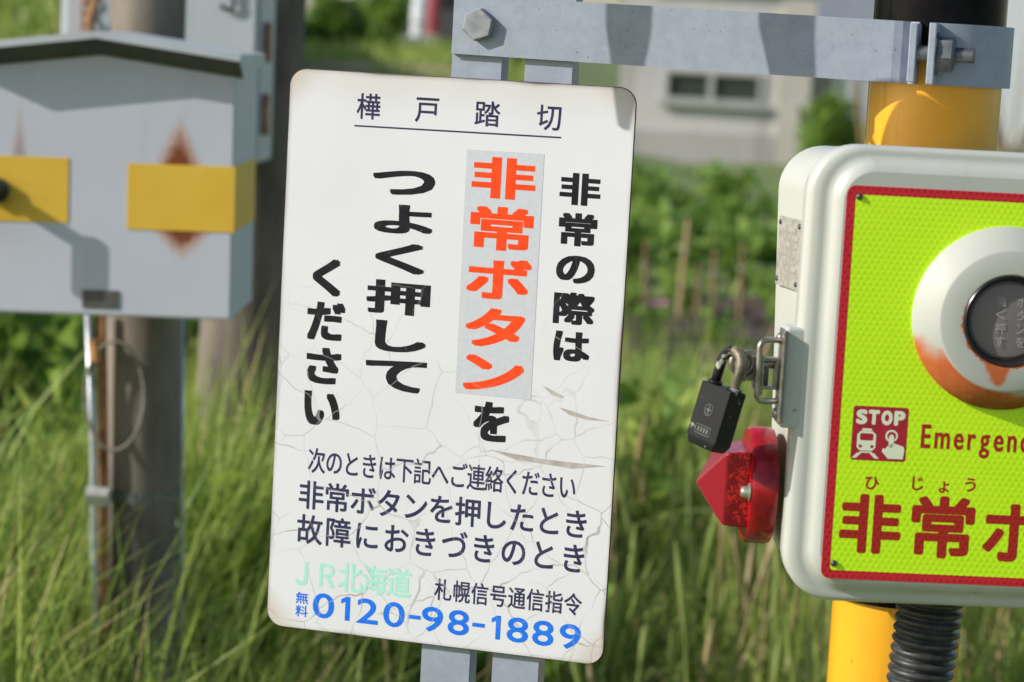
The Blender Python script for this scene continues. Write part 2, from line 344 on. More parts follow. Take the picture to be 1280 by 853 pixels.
# ================================================================== ground and far setting
def sstep(a, b, v): t = np.clip((v - a) / (b - a), 0, 1); return t * t * (3 - 2 * t)
def ground_z(x, y):
    x = np.asarray(x, float); y = np.asarray(y, float); t = x / np.maximum(y, 1.)
    wl = sstep(.05, -.03, t); rise = 1.25 * sstep(13, 46, y) * wl + 2.4 * sstep(10, 30, y) * sstep(-.10, -.17, t)
    far = 4.0 * sstep(70, 400, y)
    return rise + far + .04 * np.sin(x * 1.7 + 1) * np.sin(y * 1.1) * sstep(3, 6, y)
def M_ground():
    g = N('grassy_soil', .95); f, _ = g.noise(.8, 6); f2, _ = g.noise(7, 6)
    c = g.mix(g.mapr(f2, .3, .7), (.11, .16, .04), (.20, .26, .08)); c = g.mix(g.mapr(f, .52, .7), c, (.24, .24, .11)); g.base(c); g.bump(f2, .8, .05); return g.m
def ground():
    ys = np.concatenate([np.linspace(-15, 0, 8), np.linspace(1, 60, 120), np.geomspace(62, 1500, 30)])
    V, Fc = [], []; K = 81
    for y in ys:
        hw = 15 + abs(y) * .9; xs = np.linspace(-hw, hw, K); z = ground_z(xs, np.full(K, y))
        V += list(zip(xs, [y] * K, z))
    for r in range(len(ys) - 1):
        for k in range(K - 1): a = r * K + k; Fc.append((a, a + 1, a + K + 1, a + K))
    tag(mk('ground', V, Fc, M_ground(), smooth=True), 'grassy ground running back to the houses', kind='structure')
ground()

def M_leaf(name, c1, c2, trans=.48, rough=.45):
    g = N(name, rough); oi = g.new('ShaderNodeObjectInfo'); f, _ = g.noise(2.2, 3); f2, _ = g.noise(23, 2)
    c = g.mix(g.mapr(g.math('ADD', f, g.math('MULTIPLY', g.math('SUBTRACT', f2, .5), .9)), .25, .75), c1, c2); g.base(c)
    tr = g.new('ShaderNodeBsdfTranslucent'); g.L(g.mix(.4, c, (.36, .52, .07)), tr.inputs[0]); ms = g.new('ShaderNodeMixShader'); ms.inputs[0].default_value = trans
    g.p.inputs['Specular IOR Level'].default_value = .3; out = [n for n in g.t.nodes if n.type == 'OUTPUT_MATERIAL'][0]
    g.L(g.p.outputs[0], ms.inputs[1]); g.L(tr.outputs[0], ms.inputs[2]); g.L(ms.outputs[0], out.inputs[0]); return g.m
GR1 = M_leaf('fresh_grass', (.33, .42, .075), (.50, .57, .14))
GR2 = M_leaf('deep_grass', (.14, .24, .04), (.24, .35, .07))
GR3 = M_leaf('pale_grass', (.36, .44, .12), (.48, .53, .18))
GR4 = M_leaf('dry_straw', (.40, .30, .14), (.55, .42, .22), .25)
LF1 = M_leaf('mid_green_leaves', (.13, .25, .045), (.25, .38, .08))
LF2 = M_leaf('dark_green_leaves', (.06, .14, .03), (.13, .23, .05))
LF3 = M_leaf('light_green_leaves', (.25, .39, .09), (.38, .50, .13))
STALK = speck('brown_stalk', (.16, .09, .04), (.34, .23, .12), 30, .9)

def raw_mesh(name, V, quads, tris, mi_q, mi_t, mats, parent=None):  # fast numpy mesh
    me = bpy.data.meshes.new(name); nq, ntr = len(quads), len(tris)
    me.vertices.add(len(V)); me.vertices.foreach_set('co', np.ascontiguousarray(V, np.float32).ravel())
    li = np.concatenate([np.asarray(quads, np.int32).ravel(), np.asarray(tris, np.int32).ravel()])
    me.loops.add(len(li)); me.loops.foreach_set('vertex_index', li)
    me.polygons.add(nq + ntr); st = np.concatenate([np.arange(nq) * 4, nq * 4 + np.arange(ntr) * 3]).astype(np.int32)
    me.polygons.foreach_set('loop_start', st)
    me.polygons.foreach_set('material_index', np.concatenate([mi_q, mi_t]).astype(np.int32)); me.update(calc_edges=True); me.validate()
    for m in mats: me.materials.append(m)
    o = bpy.data.objects.new(name, me); COL.objects.link(o)
    if parent: o.parent = parent
    return o
def blades(x, y, z0, h, wd, lean, mi):                              # arrays -> verts, quads, tris
    n = len(x); a = RNG.uniform(0, 2 * math.pi, n); fa = a + math.pi / 2 + RNG.normal(0, .5, n)
    ls = np.array([0, .4, .75, 1.]); ws = np.array([.8, 1., .65])
    V = np.zeros((n, 7, 3)); curve = lean * h
    for k, t in enumerate(ls):
        cx = x + np.cos(fa) * curve * t ** 2; cy = y + np.sin(fa) * curve * t ** 2; cz = z0 + h * (t - .35 * (lean ** 1.0) * t ** 2.5)
        if k < 3:
            for s in (0, 1):
                sg = (s * 2 - 1) * .5 * wd * ws[k]; V[:, 2 * k + s] = np.stack([cx + np.cos(a) * sg, cy + np.sin(a) * sg, cz], -1)
        else: V[:, 6] = np.stack([cx, cy, cz], -1)
    b = np.arange(n)[:, None] * 7
    q = np.concatenate([b + [0, 1, 3, 2], b + [2, 3, 5, 4]]); t = b + [4, 5, 6]
    return V.reshape(-1, 3), q, t, np.concatenate([mi, mi]), mi
def patchy(x, y, s, seed):                                          # cheap smooth field for clumping
    r = np.random.default_rng(seed); v = 0
    for k in range(5):
        a = r.uniform(0, 6.28); f = s * r.uniform(.6, 2.2); v = v + np.sin((x * math.cos(a) + y * math.sin(a)) * f + r.uniform(0, 6.28))
    return v / 5
def grass(name, label, n, ymin, ymax, h0, h1, wd, weights, tmin=-.30, tmax=.30, pad=1.2, keep=None, cat=None, zlim=None, lean=(.15, .9)):
    y = np.sqrt(RNG.uniform(ymin ** 2, ymax ** 2, n)) if ymax > 2 * ymin else RNG.uniform(ymin, ymax, n)
    x = RNG.uniform(0, 1, n) * ((tmax - tmin) * y + 2 * pad) + tmin * y - pad
    if keep is not None: k = keep(x, y); x, y = x[k], y[k]
    n = len(x); cl = patchy(x, y, 2.2, 3); h = RNG.uniform(h0, h1, n) * (1 + .6 * cl) * np.where(RNG.uniform(size=n) < .12, 1.25, 1)
    mi = RNG.choice(len(weights), n, p=np.array(weights) / sum(weights)); c2 = patchy(x, y, 1.1, 9); mi = np.where((c2 > .28) & (mi == 0), 1, mi)
    V, q, t, a, b = blades(x, y, ground_z(x, y) - .01, h, wd * RNG.uniform(.6, 1.4, n), RNG.uniform(*lean, n), mi)
    return tag(raw_mesh(name, V, q, t, a, b, [GR1, GR2, GR3, GR4]), label, cat, kind='stuff')

def leaf_cluster(pos, nrm, size, mi):                               # folded 4-sided leaves at pos pointing along nrm
    n = len(pos); d = nrm / np.linalg.norm(nrm, axis=1, keepdims=True); r = RNG.normal(size=(n, 3)); s = np.cross(d, r); s /= np.linalg.norm(s, axis=1, keepdims=True) + 1e-9
    up = np.cross(s, d); sz = size[:, None]
    V = np.stack([pos, pos + d * sz * .5 + s * sz * .30 + up * sz * .06, pos + d * sz - up * sz * .12, pos + d * sz * .5 - s * sz * .30 + up * sz * .06], 1)
    b = np.arange(n)[:, None] * 4
    return V.reshape(-1, 3), np.concatenate([b + [0, 1, 2], b + [0, 2, 3]]), np.concatenate([mi, mi])
def crown(name, parent, n, rx, ry, rz, cz, size, mats, lumps=9, seed=1, flat=0.):
    r = np.random.default_rng(seed); c = r.normal(size=(lumps, 3)); c /= np.linalg.norm(c, axis=1, keepdims=True); c *= r.uniform(.25, .75, (lumps, 1)); lr = r.uniform(.32, .55, lumps)
    k = r.integers(0, lumps, n); d = r.normal(size=(n, 3)); d /= np.linalg.norm(d, axis=1, keepdims=True)
    p = c[k] + d * (lr[k] * r.uniform(.55, 1.05, n))[:, None]; p = p * [rx, ry, rz] + [0, 0, cz]; p[:, 2] = np.maximum(p[:, 2], .02)
    o = d + r.normal(size=(n, 3)) * .6; o[:, 2] -= flat
    V, t, mi = leaf_cluster(p, o, size * r.uniform(.6, 1.4, n), (r.random(len(mats))[None] * 0 + r.choice(len(mats), lumps)[k][:, None])[:, 0].astype(int))
    return raw_mesh(name, V, np.zeros((0, 4), int), t, np.zeros(0), mi, mats, parent)

def house_wall_mat(name, c1, c2, stain=(.3, .28, .25)):
    g = N(name, .9); f, _ = g.noise(.9, 5); v = g.scale(g.obj(), (1, 1, .2)); f2, _ = g.noise(2.2, 5, v=v)
    c = g.mix(g.mapr(f, .35, .7), c1, c2); c = g.mix(g.math('MULTIPLY', g.mapr(f2, .52, .75), .6), c, stain); g.base(c); return g.m
GLASS = N('dim_window_glass', .08); GLASS.base((.045, .06, .05)); GLASS = GLASS.m
FRAMEM = speck('pale_window_frame', (.40, .39, .37), (.47, .46, .43), 8, .6)

# the small rendered shed behind the garden
D = 36.0; sh = at(886, 215, D); gz = float(ground_z(sh.x, sh.y)); SC = D / F
shed = thing('garden_shed', 'grey-white rendered shed with a wide low window behind the garden', 'shed', loc=(sh.x, sh.y, gz), rz=rad(-3))
hw = 117 * SC; zt = 2.75; wx0, wx1 = -62 * SC, 60 * SC; wz1 = 1.5 + (95 - 114) * SC - gz; wz0 = wz1 - 38 * SC
WALLM = house_wall_mat('stained_render', (.66, .62, .585), (.56, .525, .495), (.36, .32, .29))
V, Fc = shape([(boxv(-hw, wx0, 0, .15, -.3, zt), BOXF), (boxv(wx1, hw, 0, .15, -.3, zt), BOXF), (boxv(wx0, wx1, 0, .15, -.3, wz0), BOXF), (boxv(wx0, wx1, 0, .15, wz1, zt), BOXF),
               (boxv(-hw, -hw + .15, .15, 2.6, -.3, zt), BOXF), (boxv(hw - .15, hw, .15, 2.6, -.3, zt), BOXF), (boxv(-hw + .15, hw - .15, 2.45, 2.6, -.3, zt), BOXF)])
mk('wall', V, Fc, WALLM, shed)
box('roof', -hw - .25, hw + .25, -.3, 2.8, zt, zt + .14, speck('shed_roof', (.16, .16, .17), (.22, .22, .23), 3, .8), shed)
win = mk('window', *shape([(boxv(wx0, wx1, -.03, .1, wz0, wz0 + .05), BOXF), (boxv(wx0, wx1, -.03, .1, wz1 - .05, wz1), BOXF), (boxv(wx0, wx0 + .06, -.028, .1, wz0 + .05, wz1 - .05), BOXF),
        (boxv(wx1 - .06, wx1, -.028, .1, wz0 + .05, wz1 - .05), BOXF), (boxv(-.09, .0, -.028, .1, wz0 + .05, wz1 - .05), BOXF)]), FRAMEM, shed)
box('pane', wx0 + .06, -.09, .03, .04, wz0 + .05, wz1 - .05, GLASS, win); box('pane', 0, wx1 - .06, .03, .04, wz0 + .05, wz1 - .05, GLASS, win)
box('sill', wx0 - .08, wx1 + .12, -.1, .0 - .031, wz0 - .07, wz0 - .002, FRAMEM, win)
box('pilaster', hw - .42, hw + .03, -.06, -.002, -.3, zt - .01, house_wall_mat('pilaster_render', (.62, .57, .50), (.52, .47, .41)), shed)
box('base_course', -hw, hw - .43, -.05, -.002, -.3, .45, house_wall_mat('base_render', (.52, .48, .45), (.42, .39, .37)), shed)

def far_house(x0, x1, ytop_wall, yroof, d, wall, roof, name, label, wins=(), rz=0., depth=7.):
    c = at((x0 + x1) / 2, 90, d); g0 = float(ground_z(c.x, c.y)); s = d / F; half = (x1 - x0) / 2 * s; hor = 76.5 + .0546 * ((x0 + x1) / 2 - 640) - 21
    t = thing(name, label, 'house', loc=(c.x, c.y, g0), rz=rz); zw = HC + (hor - ytop_wall) * s - g0; zr = HC + (hor - yroof) * s - g0
    mk('wall', [(-half, 0, -1), (half, 0, -1), (half, 0, zw), (-half, 0, zw), (-half, depth, -1), (half, depth, -1), (half, depth, zw), (-half, depth, zw), (-half, depth / 2, zr - .05), (half, depth / 2, zr - .05)],
       [(0, 1, 2, 3), (5, 4, 7, 6), (1, 5, 6, 9, 2), (4, 0, 3, 8, 7)], wall, t)
    e = .5; k = (zr - zw) / (depth / 2); th = .12
    mk('roof', [(-half - e, -e, zw - k * e), (half + e, -e, zw - k * e), (half + e, depth / 2, zr), (-half - e, depth / 2, zr), (-half - e, depth + e, zw - k * e), (half + e, depth + e, zw - k * e),
                (-half - e, -e, zw - k * e - th), (half + e, -e, zw - k * e - th), (-half - e, depth + e, zw - k * e - th), (half + e, depth + e, zw - k * e - th), (half + e, depth / 2, zr - th), (-half - e, depth / 2, zr - th)],
       [(0, 1, 2, 3), (3, 2, 5, 4), (0, 6, 7, 1), (5, 9, 8, 4), (6, 11, 10, 7), (11, 8, 9, 10), (1, 7, 10, 2), (2, 10, 9, 5), (0, 3, 11, 6), (3, 4, 8, 11)], roof, t)
    for a, b, z0, z1 in wins:
        f = mk('window', *shape([(boxv(a - .07, a, -.06, -.003, z0 - .07, z1 + .07), BOXF), (boxv(b, b + .07, -.06, -.003, z0 - .07, z1 + .07), BOXF), (boxv(a, b, -.06, -.003, z0 - .07, z0), BOXF), (boxv(a, b, -.06, -.003, z1, z1 + .07), BOXF)]), FRAMEM, t)
        box('pane', a, b, -.03, -.004, z0, z1, GLASS, f)
    return t
DKWALL = house_wall_mat('dark_siding', (.075, .07, .075), (.11, .10, .10), (.06, .05, .05))
PALEW = house_wall_mat('pale_siding', (.55, .56, .58), (.48, .50, .53), (.4, .4, .4)); WHITEW = house_wall_mat('white_siding', (.80, .80, .82), (.74, .75, .78), (.62, .6, .58))
ROOFG = speck('grey_metal_roof', (.20, .21, .23), (.27, .28, .30), 2, .5); ROOFB = speck('blue_metal_roof', (.10, .17, .32), (.14, .22, .38), 2, .45); ROOFR = speck('brown_metal_roof', (.14, .09, .08), (.2, .13, .11), 2, .5)
far_house(468, 640, -60, -190, 60, DKWALL, ROOFR, 'dark_house', 'dark brown walled house at the far end of the lawn, left of the arm', [(-1.2, -.2, 1.2, 2.2)])
far_house(800, 960, -25, -150, 75, PALEW, ROOFB, 'pale_house', 'pale walled house far behind the shed', [(-1.5, .3, 1.2, 2.3), (1.2, 2.2, 1.2, 2.3)])
far_house(935, 1130, 26, -70, 58, PALEW, ROOFG, 'grey_roofed_house', 'house with a grey metal roof beyond the shed, left of the black pole', [(-1., .2, .6, 1.5)])
far_house(1245, 1560, -260, -420, 44, WHITEW, ROOFG, 'white_house', 'bright white house at the right edge behind the yellow pole', [(1.0, 2.2, 1.2, 2.4)])

def bush(x, ybase, ytop, wpx, d, mats, name, label, n=1500, seed=1, leaf=.09, cat='bush', group=None):
    b = at(x, ybase, d); g0 = float(ground_z(b.x, b.y)); s = d / F; hor = 76.5 - 21 + .0546 * (x - 640); top = HC + (hor - ytop) * s - g0; top = max(top, .35)
    t = thing(name, label, cat, loc=(b.x, b.y, g0), group=group); r = wpx * s / 2
    crown('crown', t, n, r * 1.2, r * 1.1, top * .62, top * .5, leaf, mats, lumps=12, seed=seed)
    mk('trunk', *shape([tube([(math.cos(a) * .03, math.sin(a) * .03, -.1), (math.cos(a) * r * .25, math.sin(a) * r * .25, top * .45), (math.cos(a) * r * .5, math.sin(a) * r * .5, top * .75)], [.03, .02, .008], 6) for a in (0.3, 1.9, 3.4, 5.0)]), STALK, t)
    return t
bush(412, 66, 2, 62, 44, [LF2, LF2, LF1], 'dark_bush', 'dark green rounded bush beside the dark post', 3500, 3, .12)
bush(472, 45, -12, 66, 46, [LF1, LF3], 'light_bush', 'lighter green bush in front of the dark house', 3500, 4, .12)
bush(1040, 190, 92, 66, 30, [LF1, LF3, LF1], 'green_shrub', 'bright green shrub between shed and yellow pole', 3000, 5, .10)
bush(30, 20, -60, 150, 36, [LF3, LF1], 'pale_shrub', 'pale green shrub on the bank above the left cabinet', 4000, 6, .11)
bush(650, 40, -30, 70, 52, [LF1, LF3], 'round_shrub', 'green shrub seen behind the sign uprights', 2500, 8, .13)
# bare bush against the white house
c = at(1262, 190, 27); t = thing('bare_bush', 'bare brown twiggy bush in front of the white house', 'bush', loc=(c.x, c.y, float(ground_z(c.x, c.y))))
rb = random.Random(5)
mk('branches', *shape([tube([(0, 0, -.1), (.15 * math.cos(a), .15 * math.sin(a), .7), (rr * math.cos(a), rr * math.sin(a), hh)], [.022, .016, .006], 6) for a, rr, hh in [(rb.uniform(0, 6.28), rb.uniform(.3, 1.0), rb.uniform(1.0, 2.3)) for _ in range(16)]]), STALK, t)
c = at(1048, 160, 29.5); t = thing('brown_bush', 'brown withered bush close to the yellow pole', 'bush', loc=(c.x + .35, c.y, float(ground_z(c.x, c.y))))
mk('branches', *shape([tube([(0, 0, -.1), (.1 * math.cos(a), .1 * math.sin(a), .6), (rr * math.cos(a), rr * math.sin(a), hh)], [.03, .022, .01], 6) for a, rr, hh in [(rb.uniform(0, 6.28), rb.uniform(.15, .5), rb.uniform(.8, 1.6)) for _ in range(14)]]), STALK, t)
# clutter by the dark house
c = at(541, 30, 57); t = thing('red_post', 'red post standing in front of the dark house', 'post', loc=(c.x, c.y, float(ground_z(c.x, c.y))))
V, Fc = lathe([(0, -.2), (.15, -.2), (.15, 2.2), (.11, 2.3), (0, 2.3)], 16); mk('shaft', V, Fc, speck('red_paint', (.30, .03, .035), (.38, .05, .05), 4, .5), t, True, ang=40)
mk('foot', *lathe([(0, 0), (.3, 0), (.28, .35), (.15, .4), (0, .4)], 16), speck('tan_concrete', (.45, .33, .22), (.52, .4, .28), 6, .9), t)
c = at(524, 20, 56.5); t = thing('white_drum', 'white rounded drum beside the red post', 'drum', loc=(c.x, c.y, float(ground_z(c.x, c.y))))
mk('shell', *lathe([(0, 0), (.15, 0), (.17, .1), (.17, 1.25), (.12, 1.38), (0, 1.4)], 20), WHITEW, t, True, ang=40)
mk('rim', *lathe([(.171, .6), (.185, .6), (.185, .66), (.171, .66)], 20, close=True), FRAMEM, t)
c = at(512, 42, 55); t = thing('pale_trough', 'low pale trough on the lawn before the dark house', 'trough', loc=(c.x, c.y, float(ground_z(c.x, c.y))))
mk('basin', [(-.5, -.2, 0), (.5, -.2, 0), (.5, .2, 0), (-.5, .2, 0), (-.6, -.28, .35), (.6, -.28, .35), (.6, .28, .35), (-.6, .28, .35), (-.52, -.2, .35), (.52, -.2, .35), (.52, .2, .35), (-.52, .2, .35), (-.45, -.15, .08), (.45, -.15, .08), (.45, .15, .08), (-.45, .15, .08)],
   [(3, 2, 1, 0), (0, 1, 5, 4), (1, 2, 6, 5), (2, 3, 7, 6), (3, 0, 4, 7), (4, 5, 9, 8), (5, 6, 10, 9), (6, 7, 11, 10), (7, 4, 8, 11), (8, 9, 13, 12), (9, 10, 14, 13), (10, 11, 15, 14), (11, 8, 12, 15), (12, 13, 14, 15)], PALEW, t)

# worn earth track crossing the lawn
def track():
    V = []; n = 30
    for k in range(n + 1):
        x = -9 + 9.2 * k / n
        for y in (36.2, 38.2): yy = y + .25 * math.sin(x * 1.3) + .1 * math.sin(x * 4); V.append((x, yy, float(ground_z(x, yy)) + .03))
    tag(mk('dirt_path', V, [(2 * k, 2 * k + 2, 2 * k + 3, 2 * k + 1) for k in range(n)], speck('worn_tan_earth', (.34, .25, .15), (.42, .33, .2), 3, .95), smooth=True), 'worn tan earth track across the lawn', kind='structure')
track()
# garden bed: dark soil, crop plants, stakes
gs = at(880, 418, 13.2)
def soil():
    V, Fc = [], []; nx, ny = 40, 24; r = np.random.default_rng(4)
    for j in range(ny):
        for i in range(nx):
            x = gs.x - 1.6 + 3.4 * i / (nx - 1); y = 12.2 + 3.2 * j / (ny - 1); edge = min(i, nx - 1 - i, j, ny - 1 - j)
            V.append((x, y, float(ground_z(x, y)) + (-.03 if edge == 0 else .05 + .035 * math.sin(y * 9) + r.normal() * .012)))
    for j in range(ny - 1):
        for i in range(nx - 1): a = j * nx + i; Fc.append((a, a + 1, a + nx + 1, a + nx))
    tag(mk('garden_soil', V, Fc, speck('dark_soil', (.05, .034, .026), (.10, .07, .055), 9, .95, bump=.6, bd=.03), smooth=True), 'dark tilled soil of the garden bed', kind='structure')
soil()
def plant_mesh(seed, n, h, spread, leaf, mats):
    r = np.random.default_rng(seed); ns = 6; P, Dr, st = [], [], []
    for s in range(ns):
        a = r.uniform(0, 6.28); tip = np.array([math.cos(a) * spread * r.uniform(.2, 1), math.sin(a) * spread * r.uniform(.2, 1), h * r.uniform(.7, 1)])
        st.append(tube([(0, 0, -.03), tuple(tip * [.35, .35, .5]), tuple(tip)], [.006, .005, .002], 5))
        for k in range(n // ns):
            t = r.uniform(.2, 1); p = tip * [t ** 1.5, t ** 1.5, t]; d = r.normal(size=3); d[2] = abs(d[2]) * .5 - .1; P.append(p); Dr.append(d)
    V, t, mi = leaf_cluster(np.array(P), np.array(Dr), leaf * r.uniform(.6, 1.3, len(P)), r.integers(0, len(mats), len(P)))
    return (V, t, mi), shape(st)
def make_plant(name, label, cat, group, seed, n, h, spread, leaf, mats):
    (V, t, mi), (sv, sf) = plant_mesh(seed, n, h, spread, leaf, mats); o = thing(name, label, cat, group=group)
    raw_mesh('leaves', V, np.zeros((0, 4), int), t, np.zeros(0), mi, mats, o); mk('stem', sv, sf, LF1, o); return o
def copy_tree(o, parent=None):
    c = o.copy(); COL.objects.link(c); c.parent = parent
    for ch in o.children: copy_tree(ch, c)
    return c
def spread_copies(protos, spots):
    used = set()
    for k, (x, y, s, rz) in enumerate(spots):
        p = protos[k % len(protos)]; o = p if k % len(protos) not in used else copy_tree(p); used.add(k % len(protos))
        o.location = (x, y, float(ground_z(x, y)) + .02); o.scale = (s, s, s); o.rotation_euler = (0, 0, rz)
rr = random.Random(3)
protos = [make_plant('crop_plant', 'leafy green crop plant in the rows behind the garden soil', 'plant', 'crop plants in the garden rows', 20 + k, 150, .42, .34, .13, [LF1, LF3, LF1]) for k in range(3)]
spread_copies(protos, [(gs.x - 1.7 + rr.uniform(-.12, .12) + .42 * i, y + rr.uniform(-.15, .15), rr.choice((.5, .7, .9, 1.1, 1.25)), rr.uniform(0, 6)) for y in (15.6, 16.6, 17.7, 18.9, 20.2, 21.6, 23.2) for i in range(9)])
protos = [make_plant('seedling', 'small green seedling on the dark garden soil', 'plant', 'seedlings on the garden soil', 40 + k, 60, .26, .16, .08, [LF3, LF1]) for k in range(2)]
spread_copies(protos, [(gs.x - 1.4 + rr.uniform(-.1, .1) + .36 * i, y + rr.uniform(-.08, .08), rr.uniform(.7, 1.2), rr.uniform(0, 6)) for y in (12.6, 13.9, 14.7) for i in range(9)])
for k, (x, y0, y1, lab) in enumerate([(846, 400, 272, 'tallest pale stake in the garden, leaning right'), (806, 400, 300, 'short brown stake in the garden beside the sign'), (893, 395, 310, 'thin stake in the middle of the garden'), (925, 400, 302, 'brown stake in the garden nearest the emergency box'), (872, 390, 330, 'shortest stake in the garden')]):
    c = at(x, y0, 13.6); tp = at(x + (14 if k == 0 else rr.uniform(-4, 4)), y1, 13.6); g0 = float(ground_z(c.x, c.y)); t = thing('garden_stake', lab, 'stake', loc=(c.x, c.y, g0), group='garden stakes')
    h = tp.z - g0; V, Fc = tube([(0, 0, -.1), (.5 * (tp.x - c.x), 0, h * .5), (tp.x - c.x, 0, h)], [.016, .014, .011], 7)
    mk('shaft', V, Fc, speck('cane', (.42, .27, .14), (.52, .36, .2), 20, .8) if k == 0 else STALK, t); mk('tie', *tube([(.72 * (tp.x - c.x) + .018 * math.cos(a), .018 * math.sin(a), h * .72) for a in np.linspace(0, 6.0, 8)], .004, 5), FRAMEM, t)
c = at(823, 417, 13); t = thing('pink_flower', 'small pink flower at the left of the garden soil', 'flower', loc=(c.x, c.y, float(ground_z(c.x, c.y))))
mk('petals', *shape([([(0, 0, .17), (.045 * math.cos(a - .4), .045 * math.sin(a - .4), .20), (.075 * math.cos(a), .075 * math.sin(a), .19), (.045 * math.cos(a + .4), .045 * math.sin(a + .4), .20)], [(0, 1, 2, 3)]) for a in np.linspace(0, 5.24, 6)]), speck('pink_petals', (.6, .25, .36), (.7, .35, .45), 30, .6), t)
mk('stem', *tube([(0, 0, -.02), (0, 0, .17)], .006, 6), LF1, t)

# grass in bands (countless: stuff)
nogarden = lambda x, y: ~((x > gs.x - 1.5) & (x < gs.x + 1.7) & (y > 12.4) & (y < 15.2))
grass('near_grass', 'tall green meadow grass below the cabinet and signs', 60000, 4.6, 8.5, .26, .60, .0075, [.46, .2, .25, .09], pad=1.4, lean=(.08, .6))
grass('middle_grass', 'green meadow grass between the signs and the garden', 52000, 8.5, 15, .18, .40, .011, [.58, .14, .24, .04], keep=lambda x, y: ~((x / y > .035) & (x / y < .14) & (y > 10.4)))
grass('far_grass', 'short green grass around the shed and lawn', 60000, 15, 34, .14, .34, .024, [.6, .18, .2, .02], keep=lambda x, y: ~((x / y > .03) & (x / y < .125) & (y > 15.2)))
grass('lawn_grass', 'bright lawn grass before the far houses', 30000, 34, 62, .12, .3, .05, [.6, .1, .28, .02], keep=lambda x, y: ~((x < .3) & (y > 34.5) & (y < 38.4)) & ~((x / y > .03) & (x / y < .125) & (y < 37)))

grass('arching_grass', 'long pale arching grass blades in the near meadow', 2600, 4.4, 6.6, .45, .72, .012, [.35, .05, .5, .1], pad=1.2, lean=(.3, 1.1))
grass('pole_grass', 'tall grass round the foot of the cabinet pole', 3300, 3.55, 4.7, .34, .64, .007, [.42, .3, .2, .08], tmin=-.30, tmax=-.09, pad=.2, lean=(.08, .55))
grass('bank_grass', 'high green grass hiding the foot of the thick pole', 4200, 4.75, 6.2, .55, .86, .008, [.5, .25, .22, .03], tmin=-.135, tmax=-.088, pad=.02, lean=(.08, .5))
# reeds and seed heads: one meadow of them
def seed_stalks(name, label, n, ymin, ymax, h0, h1, tr, mats, sel=None):
    parts_q, parts_t, VV, mq, mt = [], [], [], [], []; b = 0
    y = RNG.uniform(ymin, ymax, n); x = RNG.uniform(tr[0], tr[1], n) * y
    for k in range(n):
        h = RNG.uniform(h0, h1); z0 = float(ground_z(x[k], y[k])); lx, ly = RNG.normal(0, .09, 2); m = RNG.integers(0, len(mats))
        pts = [(x[k] + lx * h * t * t, y[k] + ly * h * t * t, z0 + h * t) for t in (0, .35, .7, .8, .86, .92, 1.)]
        V, Fc = tube(pts, [.0034, .003, .0026, .005, .0085, .007, .002], 5, caps=False)
        VV += [tuple(v) for v in V]; parts_q += [tuple(i + b for i in f) for f in Fc]; mq += [m] * len(Fc); b = len(VV)
    return tag(raw_mesh(name, np.array(VV), np.array(parts_q), np.zeros((0, 3), int), np.array(mq), np.zeros(0), mats), label, kind='stuff')
seed_stalks('seeding_grass', 'tall grass stalks with tan seed heads', 520, 4.4, 7.2, .40, .72, (-.26, .28), [GR4, GR3, GR3])

# broad-leaved weeds left of and below the cabinet
protos = [make_plant('broadleaf_weed', 'dark broad-leaved weed in the thicket under the left cabinet', 'weed', 'weeds in the thicket under the left cabinet', 60 + k, 170, .95, .42, .12, [LF2, LF1, LF2]) for k in range(3)]
spread_copies(protos, [(at(x, 600, d).x, d, rr.uniform(.85, 1.15), rr.uniform(0, 6)) for x, d in ((-60, 6.2), (-20, 6.8), (20, 6.4), (55, 7.0), (90, 6.6), (-80, 7.4), (0, 7.6), (40, 7.8), (80, 7.9), (255, 7.4), (290, 8.0))])
protos = [make_plant('leafy_weed', 'fresh green weed standing in the meadow grass', 'weed', 'fresh weeds in the meadow', 70 + k, 70, .62, .2, .11, [LF1, LF3, GR1]) for k in range(3)]
spread_copies(protos, [(at(x, 600, d).x, d, rr.uniform(.8, 1.25), rr.uniform(0, 6)) for x, d in ((60, 5.4), (250, 5.6), (262, 5.1), (285, 5.2), (310, 5.0), (335, 5.15), (300, 5.0), (8, 5.0), (40, 4.9), *[(20 + 62 * k + rr.uniform(-25, 25), rr.uniform(4.7, 6.6)) for k in range(12)], (240, 4.9), (20, 5.2), (300, 5.9), (790, 6.2), (1010, 6.3), (1230, 6.4), (1260, 5.7), (1275, 6.8), (690, 5.8), (450, 5.9))])
# tall reed by the left pole
for k, (x, d, yt, lab) in enumerate([(268, 5.3, 530, 'tall reed with arching leaves right of the cabinet pole'), (68, 5.1, 560, 'thin reed standing under the left cabinet')]):
    c = at(x, 600, d); tp = at(x + 4, yt, d); g0 = float(ground_z(c.x, c.y)); h = tp.z - g0; t = thing('reed', lab, 'reed', loc=(c.x, c.y, g0), group='reeds')
    mk('stem', *tube([(0, 0, -.05), (.01, 0, h * .5), (.012, 0, h)], [.007, .006, .003], 6), RUSTP if k == 0 else GR4, t); rg = random.Random(k)
    for j in range(7):
        a = rg.uniform(0, 6.28); z = h * (.45 + .08 * j); L = .22; V = []
        for s in range(6):
            u = s / 5; px_, pz_ = L * u, .16 * u - .26 * u * u; wd = .011 * (1 - u) ** .6 + .0005
            for sg in (-1, 1): V.append((math.cos(a) * px_ - math.sin(a) * wd * sg, math.sin(a) * px_ + math.cos(a) * wd * sg, z + pz_))
        mk('leaf', V, [(2 * s, 2 * s + 1, 2 * s + 3, 2 * s + 2) for s in range(5)], GR3 if j % 2 else LF3, t, True)

